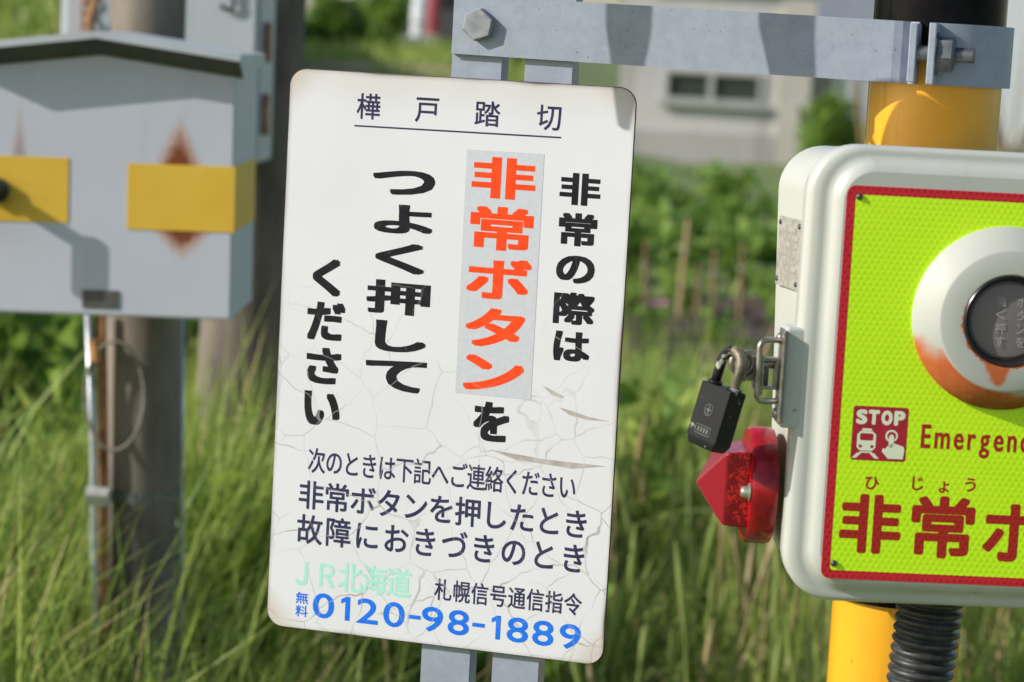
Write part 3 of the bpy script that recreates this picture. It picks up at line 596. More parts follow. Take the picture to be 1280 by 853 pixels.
# ================================================================== poles and cabinets on the left
def lean_pole(name, label, x, y, d, r, lean, mat, ztop=3.4, taper=.06):
    c = at(x, y, d); t = thing(name, label, 'pole', Frame((c.x - math.tan(lean) * c.z, c.y, 0), 0, lean))
    prof = [(r * (1 + taper * (1 - k / 14)), -.3 + (ztop + .3) * k / 14) for k in range(15)]; V, Fc = lathe(prof, 32)
    V = [v + Vector((math.cos(7 * v.z) * .002, math.sin(5 * v.z + 2 * v.x) * .002, 0)) for v in V]; mk('shaft', V, Fc, mat, t, True); return t
LEAN = -rad(1.1)
p1 = lean_pole('cabinet_pole', 'weathered grey-tan pole behind the yellow-banded cabinet', 186, 20, 4.12, .059, LEAN, WOOD, 3.2)
p2 = lean_pole('concrete_pole', 'thick dark weathered pole close to the sign left edge', 322, 60, 5.45, .098, -rad(.1), WOOD2, 3.6)
c1 = at(186, 20, 4.12); zc = lambda y, d=4.05: at(186, y, d).z
# fittings on pole 1, in its own frame
fr1 = Frame(p1.matrix_world.translation, 0, LEAN)
def on1(x, y, yl): a = fr1.l(x, y, yl); return (a[0], yl, a[1])
mk('conduit', *tube([on1(110, 380, -.07), on1(117, 560, -.075), on1(118, 745, -.075), on1(118, 1300, -.075)], .0068, 12), PIPE, p1, True)
mk('rusty_pipe', *tube([on1(126, 392, -.062), on1(128, 470, -.06), on1(130, 640, -.06), on1(131, 1300, -.058)], .0085, 12), RUSTP, p1, True)
mk('pipe_clip', *shape([tube([on1(108, 617, -.09), on1(136, 619, -.09)], .012, 8), tube([on1(112, 626, -.088), on1(134, 628, -.088)], .008, 8)]), FRAMEM, p1)
mk('pipe_joint', *tube([on1(120, 425, -.075), on1(121, 452, -.075)], .0135, 12), RUSTP, p1)
mk('cable_loop', *tube([on1(143 + 37 * math.cos(a), 495 + 68 * math.sin(a), -.085) for a in np.linspace(0, 6.28, 40, endpoint=False)], .0028, 6, closed=True), WIRE, p1, True)
mk('side_conduit', *tube([on1(226, 380, .01), on1(227, 560, .01), on1(222, 1200, .01)], .005, 10), PIPE, p1, True)
mk('strap', *lathe([(.0605, zc(632)), (.064, zc(632)), (.064, zc(646)), (.0605, zc(646))], 32, close=True), DARKSTEEL, p1)

def cabinet():
    D1 = 3.72; c = at(124, 230, D1); fr = Frame(c, 0, LEAN); t = thing('banded_cabinet', 'grey steel cabinet with yellow bands, rust streaks and gabled roof', 'cabinet', fr)
    xr, zb = fr.l(289, 401); xl = -xr + .003; zr = fr.l(292, 80)[1]; zp = fr.l(124, 52)[1]; dep = .285
    r1 = fr.l(224, 204); r2 = fr.l(228, 291); r3 = fr.l(24, 194)
    k = D1 / F
    m = rusty_grey('cabinet_grey_paint', [(r1[0], r1[1] - .004, 24 * k, 46 * k, 10 * k, 1.0), (r2[0], r2[1] + .001, 30 * k, 6 * k, 26 * k, 1.0), (r3[0], r3[1], 9 * k, 52 * k, 8 * k, .45)], (.505, .52, .60), (.54, .55, .625))
    pr = [(xl, zb), (xr, zb), (xr, zr), (0, zp), (xl, zr)]
    V = [(x, 0, z) for x, z in pr] + [(x, dep, z) for x, z in pr]
    mk('body', V, [(0, 1, 2, 3, 4), (9, 8, 7, 6, 5)] + [(i, i + 5, (i + 1) % 5 + 5, (i + 1) % 5) for i in range(5)], m, t, bevel=.004)
    # gabled roof: lip undercut at the front
    ov, sd, th = .046, .010, .007
    V = []
    slope = (zp - zr) / -xr
    for x in (xl - sd, 0, xr + sd):
        zt = zp + abs(x) * slope + .012
        V += [(x, -ov, zt + .0035), (x, -ov, zt - th), (x, -.0015, zt - .030), (x, dep + .02, zt - .014), (x, dep + .02, zt + .0035)]
    Fc = []
    for s in (0, 1):
        for j in range(5): Fc.append((s * 5 + j, s * 5 + (j + 1) % 5, s * 5 + 5 + (j + 1) % 5, s * 5 + 5 + j))
    Fc += [(4, 3, 2, 1, 0), (10, 11, 12, 13, 14)]; rf = mk('roof', V, Fc, ROOFM, t)
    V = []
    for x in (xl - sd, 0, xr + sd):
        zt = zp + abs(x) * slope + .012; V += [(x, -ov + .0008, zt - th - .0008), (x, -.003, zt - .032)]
    mk('eave_shade', V, [(0, 2, 3, 1), (2, 4, 5, 3)], speck('painted_eave_shade', (.05, .052, .05), (.08, .082, .078), 20, .8), rf)  # dark strip: shade under the eave put into the colour
    def band(n, x0, y0, x1, y1, side):
        a, b = fr.l(x0, y0), fr.l(x1, y1); x1_ = xr if side else b[0]
        vs = [(boxv(a[0], x1_ + (.0012 if side else 0), -.0012, -.0002, b[1], a[1]), BOXF)]
        if side: vs.append((boxv(xr + .0002, xr + .0012, -.0001, dep - .004, b[1], a[1]), BOXF))
        mk(n, *shape(vs), TRAFY, t)
    band('yellow_band', 160, 204, 289, 291, True); band('yellow_band', -42, 193, 85, 279, False)
    a, b = fr.l(103, 362), fr.l(148, 386); pl = box('name_plate', a[0], b[0], -.0022, -.0002, b[1], a[1], PLATEM, t, bevel=.0005)
    mk('rivet', *lathe([(.003, -.0022), (.002, -.0036), (0, -.004)], 10, 'Y', (a[0] + .006, 0, (a[1] + b[1]) / 2)), DARKSTEEL, pl)
    h0 = fr.l(3, 238); hd = mk('handle', *shape([lathe([(.019, 0), (.019, -.012), (.011, -.014), (.011, -.046), (0, -.046)], 20, 'Y', (h0[0] - .008, 0, h0[1]))]), DULL, t, True, ang=40)
    a, b = fr.l(-36, 222, -.05), fr.l(-6, 300, -.05); box('paddle', a[0], b[0], -.054, -.044, b[1], a[1], DULL, hd, bevel=.005)
    box('mount_plate', -.05, .05, dep, dep + .05, zb + .03, zr - .03, DARKSTEEL, t); return fr, xr, zb
cabinet()
def cabinet2():
    D2 = 4.95; c = at(200, 60, D2); fr = Frame(c, rad(-2), -rad(.8)); t = thing('plain_cabinet', 'plain pale grey steel cabinet behind the banded one, hooked latch', 'cabinet', fr)
    xl, zt = fr.l(79, -130); xr, zb = fr.l(322, 205); dep = .2
    g = rusty_grey('plain_cabinet_paint', [], (.46, .49, .53), (.50, .525, .56)); box('body', xl, xr, 0, dep, zb, zt, g, t, bevel=.005)
    box('door', xl + .012, xr - .008, -.012, -.001, zb + .012, zt - .012, g, t, bevel=.004)
    a = fr.l(292, 4, -.02); mk('hook', *tube([(a[0] - .012 + .013 * math.cos(q), -.02, a[1] + .013 * math.sin(q)) for q in np.linspace(-2.9, .8, 12)] + [(a[0], -.02, a[1] + .05)], .004, 8), DULL, t, True)
    for y0, y1 in ((28, 78), (118, 170)):
        u, v = fr.l(333, y0), fr.l(333, y1); hg = mk('hinge', *tube([(xr + .012, .02, v[1]), (xr + .012, .02, u[1])], .006, 10), RUSTP, t, True); box('leaf', xr + .001, xr + .008, .03, .08, v[1], u[1], PIPE, hg)
    u = fr.l(118, 4, -.02); mk('cable', *tube([(u[0], -.03, u[1] + .15), (u[0] + .01, -.035, u[1] + .02), (u[0] - .006, -.03, u[1] - .03), (u[0] + .01, -.03, u[1] - .2)], .007, 8), RUSTP, t, True)
    u = fr.l(106, 4, -.02); mk('chain', *shape([tube([(u[0] + .006 * math.cos(q) , -.02 + (.003 if k % 2 else -.003) * math.cos(q), u[1] + .1 - .022 * k + .014 * math.sin(q)) for q in np.linspace(0, 6.28, 10, endpoint=False)], .0025, 5, closed=True) for k in range(9)]), RUSTP, t)
    box('mount_plate', (xl + xr) / 2 - .03, (xl + xr) / 2 + .1, dep, dep + .17, zb + .05, zt - .05, DARKSTEEL, t)
cabinet2()

# ================================================================== yellow pole, bracket, sign
YS = .2785
PR = .0555; FS = Frame(at(557.1, 456.6, 2.2), -YS)
_c = FS.i @ CAM; _d = FS.i.to_3x3() @ ray(1165.5, 150); pc = CAM + ray(1165.5, 150) * ((.011 + PR - _c.y) / _d.y)
print('POLE', pc)
pole = thing('crossing_pole', 'yellow and black banded steel pole behind the emergency box', 'pole', loc=(pc.x, pc.y, 0))
zb1 = at(1164, 66, 2.1).z; zb0 = -.2; zb2 = zb1 + .62
def band(z0, z1, mat, nm): mk(nm, *lathe([(PR - .004, z0), (PR, z0), (PR, z1), (PR - .004, z1)], 64, close=True), mat, pole, True, ang=40)
band(zb0, zb1, POLE_Y, 'yellow_section'); band(zb1 + .0002, zb2, POLE_K, 'black_section'); band(zb2 + .0002, zb2 + .6, POLE_Y, 'yellow_section')
mk('top_cap', *lathe([(PR, zb2 + .6), (PR, zb2 + .61), (PR * .6, zb2 + .63), (0, zb2 + .635)], 32), POLE_K, pole, True, ang=40)

brk = thing('support_bracket', 'galvanised steel arm, clamp and twin uprights holding the instruction sign', 'bracket', FS)
UY = .0065                                                          # front of the uprights, behind the 2 mm plate and its spacer
def upright(xt, yt, wpx):
    x, z = FS.l(xt, yt, UY); w2 = wpx * .7e-3 / 2 * .97; zt_ = .40; zb_ = -.47
    V, Fc = shape([(boxv(x - w2, x + w2, UY, UY + .004, zb_, zt_), BOXF), (boxv(x - w2, x - w2 + .004, UY + .004, UY + .022, zb_, zt_), BOXF), (boxv(x + w2 - .004, x + w2, UY + .004, UY + .022, zb_, zt_), BOXF)])
    mk('upright', V, Fc, GALV, brk); return x
ux0 = upright(595.5, 84, 66); ux1 = upright(685.5, 88, 62)
pl_ = FS.i @ pc                                                     # pole centre in bracket frame
def arm(tilt, z0, nm):
    # flat bar: straight from the uprights to the pole, end turned back to meet it
    ax0 = FS.l(564, 30, -.004)[0]; ax1 = FS.l(1136, 66, -.004)[0]; h = .0253; th = .0055; yf = UY - .0002 - th
    path = [(ax0, 0), (ax0 + .01, 0)] + [(ax0 + (ax1 - .014 - ax0) * k / 6, 0) for k in range(1, 7)] + [(ax1 - .007, .0015), (ax1 - .001, .006), (ax1 + .002, .013)]
    V, Fc = [], []
    yend = 0
    for k, (x, dy) in enumerate(path):
        zc_ = z0 - math.tan(tilt) * (x - ax0); nx = -.0 if k < 8 else -.6
        for yy in (yf + dy, yf + dy + th):
            for s in (-1, 1): V.append((x + (nx * (yy - yf - dy)), yy, zc_ + s * h))
    n = len(path)
    for k in range(n - 1):
        a, b = 4 * k, 4 * k + 4
        Fc += [(a, a + 1, b + 1, b), (a + 2, b + 2, b + 3, a + 3), (a + 1, a + 3, b + 3, b + 1), (a, b, b + 2, a + 2)]
    Fc += [(0, 2, 3, 1), (4 * n - 4, 4 * n - 3, 4 * n - 1, 4 * n - 2)]
    o = mk(nm, V, Fc, GALV, brk); return yf, ax0, ax1, z0 - math.tan(tilt) * (ax1 - ax0)
za = FS.l(564, 30, -.004)[1]; tl = rad(.55)
yf, ax0, ax1, zae = arm(tl, za, 'arm')
def hexa(r, y0, y1, o, rot=0, ch=.0012): return lathe([(0, y0), (r - ch, y0), (r, y0 + ch), (r, y1)], 6, 'Y', o, rot, rot + 2 * math.pi)
bx, bz = FS.l(596, 31, yf - .009)
def bolt(bx, bz): mk('bolt', *hexa(.0142, yf - .0082, yf, (bx, 0, bz), .35), DARKSTEEL if False else speck('weathered_zinc', (.22, .23, .25), (.33, .34, .36), 120, .6, .3), brk)
bolt(bx, bz)
# clamp: band round the pole, two flanges towards the viewer, nut and stud between
bz0, bz1 = zae - .0253, zae + .0253
rel = rad(0)
gx = FS.l(1156, 70, pl_.y - PR - .012)[0]
a_f = math.atan2(-math.sqrt(max(PR ** 2 - (gx + .006 - pl_.x) ** 2, 1e-6)), gx + .006 - pl_.x)
bd = mk('clamp_band', *lathe([(PR + .0006, bz0), (PR + .0066, bz0), (PR + .0066, bz1), (PR + .0006, bz1)], 72, 'Z', (pl_.x, pl_.y, 0), a_f, a_f + 2 * math.pi - .22, close=True), GALV, brk, True, ang=40)
yb = pl_.y - PR
mk('clamp_flange', *shape([(boxv(gx + .0045, gx + .0105, yb - .032, yb + .004, bz0 + .0005, bz1 - .0005), BOXF)]), GALV, brk, bevel=.0008)
mk('clamp_flange', *shape([(boxv(gx - .0115, gx - .0055, yb - .028, yb + .004, bz0 + .0015, bz1 - .0015), BOXF)]), GALV, brk, bevel=.0008)
sy, sz_ = yb - .019, zae
mk('nut', *lathe([(0, gx + .0115), (.0150, gx + .0115), (.0150, gx + .0235), (.0125, gx + .0255), (0, gx + .0256)], 6, 'X', (0, sy, sz_), .2, .2 + 2 * math.pi), DARKSTEEL, brk)
prof = []; x = gx + .0256
while x < gx + .041: prof += [(.0066, x), (.0057, x + .0009)]; x += .0018
mk('stud', *lathe([(.0066, gx - .012)] + prof + [(0, gx + .041)], 20, 'X', (0, sy, sz_)), DARKSTEEL, brk, True)
mk('washer', *lathe([(.0175, gx + .0106), (.0175, gx + .0114), (0, gx + .0114)], 24, 'X', (0, sy, sz_)), DARKSTEEL, brk)
# second arm lower down, below the picture
yl_ = arm(tl, -.40, 'arm'); bolt(ux0, -.40)
mk('clamp_band', *lathe([(PR + .0006, -.4253), (PR + .0066, -.4253), (PR + .0066, -.3747), (PR + .0006, -.3747)], 64, 'Z', (pl_.x, pl_.y, 0), close=True), GALV, brk, True, ang=40)

sign = thing('instruction_sign', 'cracked white instruction sign with black, red and blue Japanese lettering', 'sign', FS)
def plate():
    t = .0022; b = .0006; V, Fc = loft([(SW / 2 - b, SH / 2 - b, .015, 0), (SW / 2, SH / 2, .0156, b), (SW / 2, SH / 2, .0156, t)], n=10)
    o = mk('plate', V, Fc, [SIGNF, SIGNEDGE], sign)
    for p in o.data.polygons:
        if len(p.vertices) == 4: p.material_index = 1
    box('spacer', ux0 - .015, ux0 + .015, t + .0001, UY - .0001, -.15, .15, DARKSTEEL, sign)
plate()
S = lambda s: [fitbox(FS, *q) for q in s]
lettering(S([('樺', 445.5, 116.5, 476, 150), ('戸', 518.5, 122, 549, 154), ('踏', 593, 126, 626, 159), ('切', 670.5, 131, 702, 164)]), INK_NAVY, sign, rx=.00028)
a, b = FS.l(443, 157.3), FS.l(701.5, 172.3)
mk('rule_line', [(a[0], -.0001, a[1] + .0007), (a[0], -.0001, a[1] - .0007), (b[0], -.0001, b[1] - .0007), (b[0], -.0001, b[1] + .0007)], [(0, 1, 2, 3)], INK_NAVY, sign)
q = [FS.l(*p) for p in ((583.5, 187), (680.5, 192.5), (663.5, 500), (569, 491))]
mk('silver_patch', [(x, -.0002, z) for x, z in q] + [(x, -.00002, z) for x, z in q], [(3, 2, 1, 0), (0, 1, 5, 4), (1, 2, 6, 5), (2, 3, 7, 6), (3, 0, 4, 7)], PATCH, sign)
lettering(S([('非', 589, 196, 670.5, 250.5), ('常', 586.5, 257.6, 667.5, 315), ('ボ', 582, 322, 665, 376), ('タ', 580.5, 384.5, 657, 436), ('ン', 578, 444, 655.5, 491)]), INK_RED, sign, rx=.0022, ry=.0011, y=-.00026, sq=True)
lettering(S([('非', 699, 216, 751.5, 258), ('常', 697.5, 266, 747, 309), ('の', 694.5, 319, 744, 355.5), ('際', 691, 365, 744, 407), ('は', 691, 414, 738, 453)]), INK_BLACK, sign, rx=.0015, ry=.0009, sq=True)
lettering(S([('を', 590.6, 502, 637.5, 553)]), INK_BLACK, sign, rx=.0017, ry=.0013, sq=True)
lettering(S([('つ', 465, 212, 544.5, 245.6), ('よ', 467, 255, 542, 294), ('く', 468, 303, 532, 343), ('押', 457, 350, 538.5, 395), ('し', 468, 401, 533.6, 442), ('て', 455.6, 449, 533.6, 491)]), INK_BLACK, sign, rx=.0021, ry=.0010, sq=True)
lettering(S([('く', 390, 323, 427, 371), ('だ', 383, 377, 432, 427), ('さ', 382, 434, 427, 481), ('い', 379, 489, 425.6, 533)]), INK_BLACK, sign, rx=.0017, ry=.0013, sq=True)
lettering(line(FS, '次のときは下記へご連絡ください', (396, 576), (709, 609), 22.8, 32), INK_NAVY, sign, rx=.00028)
lettering(line(FS, '非常ボタンを押したとき', (389, 619), (720, 655), 33.5, 36), INK_NAVY, sign, rx=.00045)
lettering(line(FS, '故障におきづきのとき', (387, 662), (717, 698), 33.5, 37), INK_NAVY, sign, rx=.00045)
lettering(line(FS, 'ＪＲ北海道', (378, 716), (498.5, 728.5), 32, 37), INK_TEAL, sign, rx=.0005)
lettering(line(FS, '札幌信号通信指令', (554, 737.5), (716, 755.5), 22.5, 28), INK_NAVY, sign, rx=.0003)
lettering(S([('無', 369.5, 740, 385.8, 755.3), ('料', 369, 756.5, 385, 771.5)]), INK_BLUE, sign, rx=.00018)
xs = [225, 298, 372, 460, 528, 588, 675, 742, 800, 872, 957, 1047]
dg = []
for ch, xv in zip('0120-98-1889', xs):
    cx = 320 + xv / 2.667; cy = 757.5 + (cx - 404.5) * (796 - 757.5) / 308
    wd, hh = {'-': (16, 5.5), '1': (12.5, 30.5)}.get(ch, (28, 32.5)); dg.append(fitbox(FS, ch, cx - wd / 2, cy - hh / 2, cx + wd / 2, cy + hh / 2))
lettering(dg, INK_BLUE, sign, rx=.0005)
for pts in ([(678, 482), (690, 488), (705, 496), (702, 498), (690, 494)], [(698, 509), (712, 513), (735, 521), (762, 527), (735, 525), (712, 519)], [(612, 562), (640, 567), (680, 574), (720, 579), (758, 583), (715, 586), (680, 580), (645, 575)]):
    P = [FS.l(*p) for p in pts]; n = len(P); mk('peeled_flake', [(x, -.0002, z) for x, z in P] + [(x, 0.0001, z) for x, z in P], [tuple(range(n))[::-1]] + [(i, (i + 1) % n, (i + 1) % n + n, i + n) for i in range(n)], FLAKE, sign)

# invented hanger above the view; straps shade the arm, half disc the pole
def overhead():
    t = thing('added_shade_caster', 'added unseen hanger whose straps and half disc shade the arm and pole', 'bracket', FS)
    def up(x, y, yl0, depth):                                       # where the sunlight reaching a spot of the arm passes the plane local y = -depth
        a = FS.l(x, y, yl0); p = Vector((a[0], yl0, a[1])); d = FS.i.to_3x3() @ SDIR; s = (-depth - p.y) / d.y; return p + d * s
    ya = yf; dp = .135; zt_ = za + .30
    for x0, x1, xe, yb_ in ((757, 806, (774, 781), 158), (948, 1010, (966, 1012), 112)):
        a, b, c, d = up(x0, 30, ya, dp), up(x1, 36, ya, dp), up(xe[0], yb_, ya, dp), up(xe[1], yb_, ya, dp)
        P = [(a.x - .006, zt_), (b.x - .002, zt_), (b.x, b.z), (d.x, d.z), (c.x, c.z), (a.x, a.z)]; n = 6
        mk('strap', [(x, -dp, z) for x, z in P] + [(x, -dp - .004, z) for x, z in P], [tuple(range(n)), tuple(range(2 * n - 1, n - 1, -1))] + [(i, i + n, (i + 1) % n + n, (i + 1) % n) for i in range(n)], GALV, t); sb = (c + d) / 2
    px_ = pl_.x; xs0 = up(757, 30, ya, dp).x - .03
    box('bar', xs0, px_ + .03, -dp - .009, -dp - .0045, zt_ - .05, zt_ + .02, GALV, t)
    box('stub', px_ - .02, px_ + .02, -dp - .004, pl_.y - PR - .0065, zt_ - .045, zt_ + .015, GALV, t)
    mk('clamp_band', *lathe([(PR + .0006, zt_ - .05), (PR + .0066, zt_ - .05), (PR + .0066, zt_ + .02), (PR + .0006, zt_ + .02)], 48, 'Z', (pl_.x, pl_.y, 0), close=True), GALV, t, True, ang=40)
    hp = .165; w = pc + Vector((-.012, -PR * .9, 0)); _t = FS.l(1142, 190, .015); tgt = Vector((_t[0], .015, _t[1])); d = FS.i.to_3x3() @ SDIR; c = tgt + d * ((-hp - tgt.y) / d.y); R_ = .045
    P = [(c.x + R_ * math.cos(a), c.z + R_ * math.sin(a)) for a in np.linspace(0, math.pi, 17)]; n = len(P)
    mk('shade_half_disc', [(x, -hp, z) for x, z in P] + [(x, -hp - .004, z) for x, z in P], [tuple(range(n)), tuple(range(2 * n - 1, n - 1, -1))] + [(i, i + n, (i + 1) % n + n, (i + 1) % n) for i in range(n)], GALV, t)  # half disc added only to shade the pole below the clamp
    mk('shade_disc_stem', *tube([(sb.x, -dp - .006, sb.z + .004), ((sb.x + c.x - R_) / 2, -hp + .004, (sb.z + c.z) / 2 + .002), (c.x - R_ + .012, -hp + .003, c.z + .006)], .003, 8), GALV, t)
overhead()
# ================================================================== emergency button box
FB = Frame(at(1251, 481, 1.955), rad(3.0))
ebox = thing('emergency_button_box', 'cream emergency button box with lime sheet, red border and red side lamp', 'button box', FB)
HW, HH = .1585, .1795
DEP = .118
# case behind, lid in front with stepped rim
V, Fc = loft([(HW - .012, HH - .013, .030, .030), (HW - .006, HH - .006, .036, .033), (HW - .006, HH - .006, .036, .06), (HW - .006, HH - .006, .036, .09), (HW - .006, HH - .006, .036, DEP), (HW - .012, HH - .012, .03, DEP + .006)], n=10)
def flare(y, z): t = min(max((z + HH) / (HH * .9), 0), 1); return   .0125 * t * t * (3 - 2 * t) * min(max((y - .033) / .085, 0), 1)   # the case widens towards the back
V = [(x - (flare(y, z) if x < 0 else 0), y, z) for x, y, z in V]
case = mk('case', V, Fc, CREAM, ebox, True, ang=35)
V, Fc = loft([(HW - .0265, HH - .020, .024, 0), (HW - .0235, HH - .0165, .0275, .0012), (HW - .0198, HH - .0125, .031, .0050), (HW - .0178, HH - .0105, .032, .0085), (HW - .0130, HH - .0065, .034, .0092), (HW - .0110, HH - .0045, .0355, .0090),
              (HW - .005, HH - .0022, .037, .0100), (HW - .0012, HH - .0005, .039, .0130), (HW, HH, .040, .0175), (HW - .0005, HH - .0005, .0395, .034), (HW - .004, HH - .004, .037, .036)], n=12)
lid = mk('lid', V, Fc, CREAM, ebox, True, ang=60)
# reflective sheet
s0 = FB.l(1042.5, 477); s1t = FB.l(1160, 236.5); s1b = FB.l(1150, 728)
szc = (s1t[1] + s1b[1]) / 2; shh = (s1t[1] - s1b[1]) / 2; shw = -s0[0]; bw = .0068
V, Fc = [], []
lo = [(x, -.00066, szc + z) for x, z in rrect(shw, shh, .007)]; li = [(x, -.00066, szc + z) for x, z in rrect(shw - bw, shh - bw, .0025)]; lb = [(x, 0.0002, szc + z) for x, z in rrect(shw, shh, .007)]
m = len(lo); V = lo + li + lb; Fc = [(j, (j + 1) % m, m + (j + 1) % m, m + j) for j in range(m)] + [(j, 2 * m + j, 2 * m + (j + 1) % m, (j + 1) % m) for j in range(m)]
sheet = mk('reflective_sheet', [(x, -.0006, szc + z) for x, z in rrect(shw - bw + .0005, shh - bw + .0005, .0025)], [tuple(range(m))[::-1]], LIME, ebox)
mk('red_border', V, Fc, REDRETRO, sheet)
SCREW = speck('dark_screw', (.05, .05, .055), (.14, .14, .15), 300, .4, .6)
for x, y in ((1074, 246), (1042, 704)):
    a = FB.l(x, y); mk('screw', *lathe([(.0026, -.0006), (.0026, -.0016), (.0015, -.0026), (0, -.0029)], 14, 'Y', (a[0], 0, a[1])), SCREW, sheet, True)
    mk('screw', *lathe([(.0026, -.0006), (.0026, -.0016), (.0015, -.0026), (0, -.0029)], 14, 'Y', (-a[0], 0, a[1])), SCREW, sheet, True)
B = lambda s: [fitbox(FB, *q) for q in s]
# pictogram: STOP, train, pressing hand
q = [FB.l(*p) for p in ((1066.5, 507.5), (1135.5, 509.5), (1132, 577.5), (1063, 575))]
px0 = (q[0][0] + q[3][0]) / 2; px1 = (q[1][0] + q[2][0]) / 2; pz1 = (q[0][1] + q[1][1]) / 2; pz0 = (q[2][1] + q[3][1]) / 2; pw = px1 - px0
pict = mk('pictogram_panel', [(((px0 + px1) / 2) + x, -.00066, (pz0 + pz1) / 2 + z) for x, z in rrect(pw / 2, (pz1 - pz0) / 2, .0022, 4)], [tuple(range(20))[::-1]], PICT, sheet)
U = lambda u, v: (px0 + pw * u, pz1 - (pz1 - pz0) * v)
lettering([(ch, U(u, .2)[0], U(u, .2)[1], pw * .205, pw * .27, True) for ch, u in zip('STOP', (.16, .38, .615, .845))], PICTW, sheet, y=-.00070, rx=.0009, name='printed_character')
def poly(pts): return ([(*U(u, v)[:1], -.0012, U(u, v)[1]) for u, v in pts], [tuple(range(len(pts)))])
def flat(nm, polys, mat, y):
    V, Fc = [], []
    for pts in polys:
        b = len(V); V += [(U(u, v)[0], y, U(u, v)[1]) for u, v in pts]; Fc.append(tuple(range(b, b + len(pts))))
    return mk(nm, V, Fc, mat, sheet)
def disc(u, v, r, n=14): return [(u + r * math.cos(2 * math.pi * k / n), v + r * math.sin(2 * math.pi * k / n)) for k in range(n)]
def rr4(u0, v0, u1, v1, r): return [(u0 + r, v0), (u1 - r, v0), (u1, v0 + r), (u1, v1 - r), (u1 - r, v1), (u0 + r, v1), (u0, v1 - r), (u0, v0 + r)]
flat('train_icon', [rr4(.1, .46, .44, .82, .06), rr4(.18, .41, .36, .455, .01), [(.12, .86), (.2, .86), (.10, .96), (.02, .96)], [(.34, .86), (.42, .86), (.52, .96), (.44, .96)], [(.16, .835), (.38, .835), (.38, .86), (.16, .86)]], PICTW, -.00072)
flat('train_icon', [rr4(.15, .5, .39, .63, .02), disc(.165, .74, .03), disc(.375, .74, .03)], PICT, -.00080)
ring = [disc(.72, .53, .115)]; flat('hand_icon', ring, PICTW, -.00072); flat('hand_icon', [disc(.72, .53, .08)], PICT, -.00080)
flat('hand_icon', [rr4(.675, .5, .765, .75, .035), [(.675, .70), (.765, .66), (.95, .72), (.97, .78), (.95, .95), (.68, .95), (.56, .82), (.575, .76), (.62, .77)]], PICTW, -.00088)
# words
def word(s, x0, yc, h, adv, wsc, rx, mat, y=-.00064):
    it = []; x, z = FB.l(x0, yc, 0); em = h / .69 * .62e-3
    for ch in s:
        v, f = glyph(ch) if ch != ' ' else (np.array([[0, 0], [.3, 0]]), [])
        wv = (v[:, 0].max() - v[:, 0].min()) * em * wsc; mn = v[:, 0].min()
        if f: it.append((ch, x + (.5 - mn) * em * wsc, z + (.38 - .345) * em, em * wsc, em, False))
        x += wv + adv * .62e-3
    return lettering(it, mat, sheet, y=y, rx=rx)
word('Emergency button', 1152, 545, 29, 6.2, .66, .0005, REDINK)
lettering(line(FB, 'ひ', (1089, 604), (1100, 604), 19, 19)[:1] if False else [('ひ', *FB.l(1089.5, 603), .0125, .0125, False), ('じ', *FB.l(1146, 604), .0125, .0125, False), ('ょ', *FB.l(1180, 607), .0125, .0125, False), ('う', *FB.l(1213, 606), .0125, .0125, False)], REDINK, sheet, y=-.00064, rx=.0003)
lettering(B([('非', 1048, 616.6, 1127.6, 693.5), ('常', 1137, 619, 1219, 699.5), ('ボ', 1227, 625, 1309, 704), ('タ', 1320, 628, 1392, 706), ('ン', 1402, 634, 1470, 708)]), REDINK, sheet, y=-.00064, rx=.0017)
# bezel and button
bc = FB.l(1253.5, 398, 0)
be = bpy.data.objects.new('bezel_ring', None); bpy.data.objects.remove(be)
def ring_obj(nm, prof, mat, par, n=72): 
    V, Fc = lathe(prof, n, 'Y'); o = mk(nm, V, Fc, mat, par, True, ang=30); o.location = (bc[0], 0, bc[1]); return o
R0 = .0712
bez = ring_obj('bezel', [(R0, -.0006), (R0, -.0035), (R0 - .0014, -.0052), (.0545, -.0225), (.0530, -.0232), (.0362, -.0232), (.0352, -.0225), (.0352, -.008)], BEZEL, ebox)
rim = ring_obj('button_rim', [(.0354, -.0228), (.0344, -.0238), (.0330, -.0215), (.0300, -.0150), (.0295, -.006)], BTNRIM, ebox)
btn = ring_obj('button', [(.0302, -.0150), (.028, -.0166), (.018, -.0175), (0, -.0178)], BTN, ebox)
btx = [fitbox(FB, ch, x - 6.5, y - 6.5, x + 6.5, y + 6.5, -.018) for ch, x, y in zip('強く押すボタンを', (1252, 1251, 1250, 1249.5, 1277.5, 1277, 1276, 1275.5), (377, 393.5, 410.5, 427, 378, 394.5, 411.5, 428))]
lettering(btx, BTNTXT, ebox, y=-.0184, rx=0, name='printed_character')
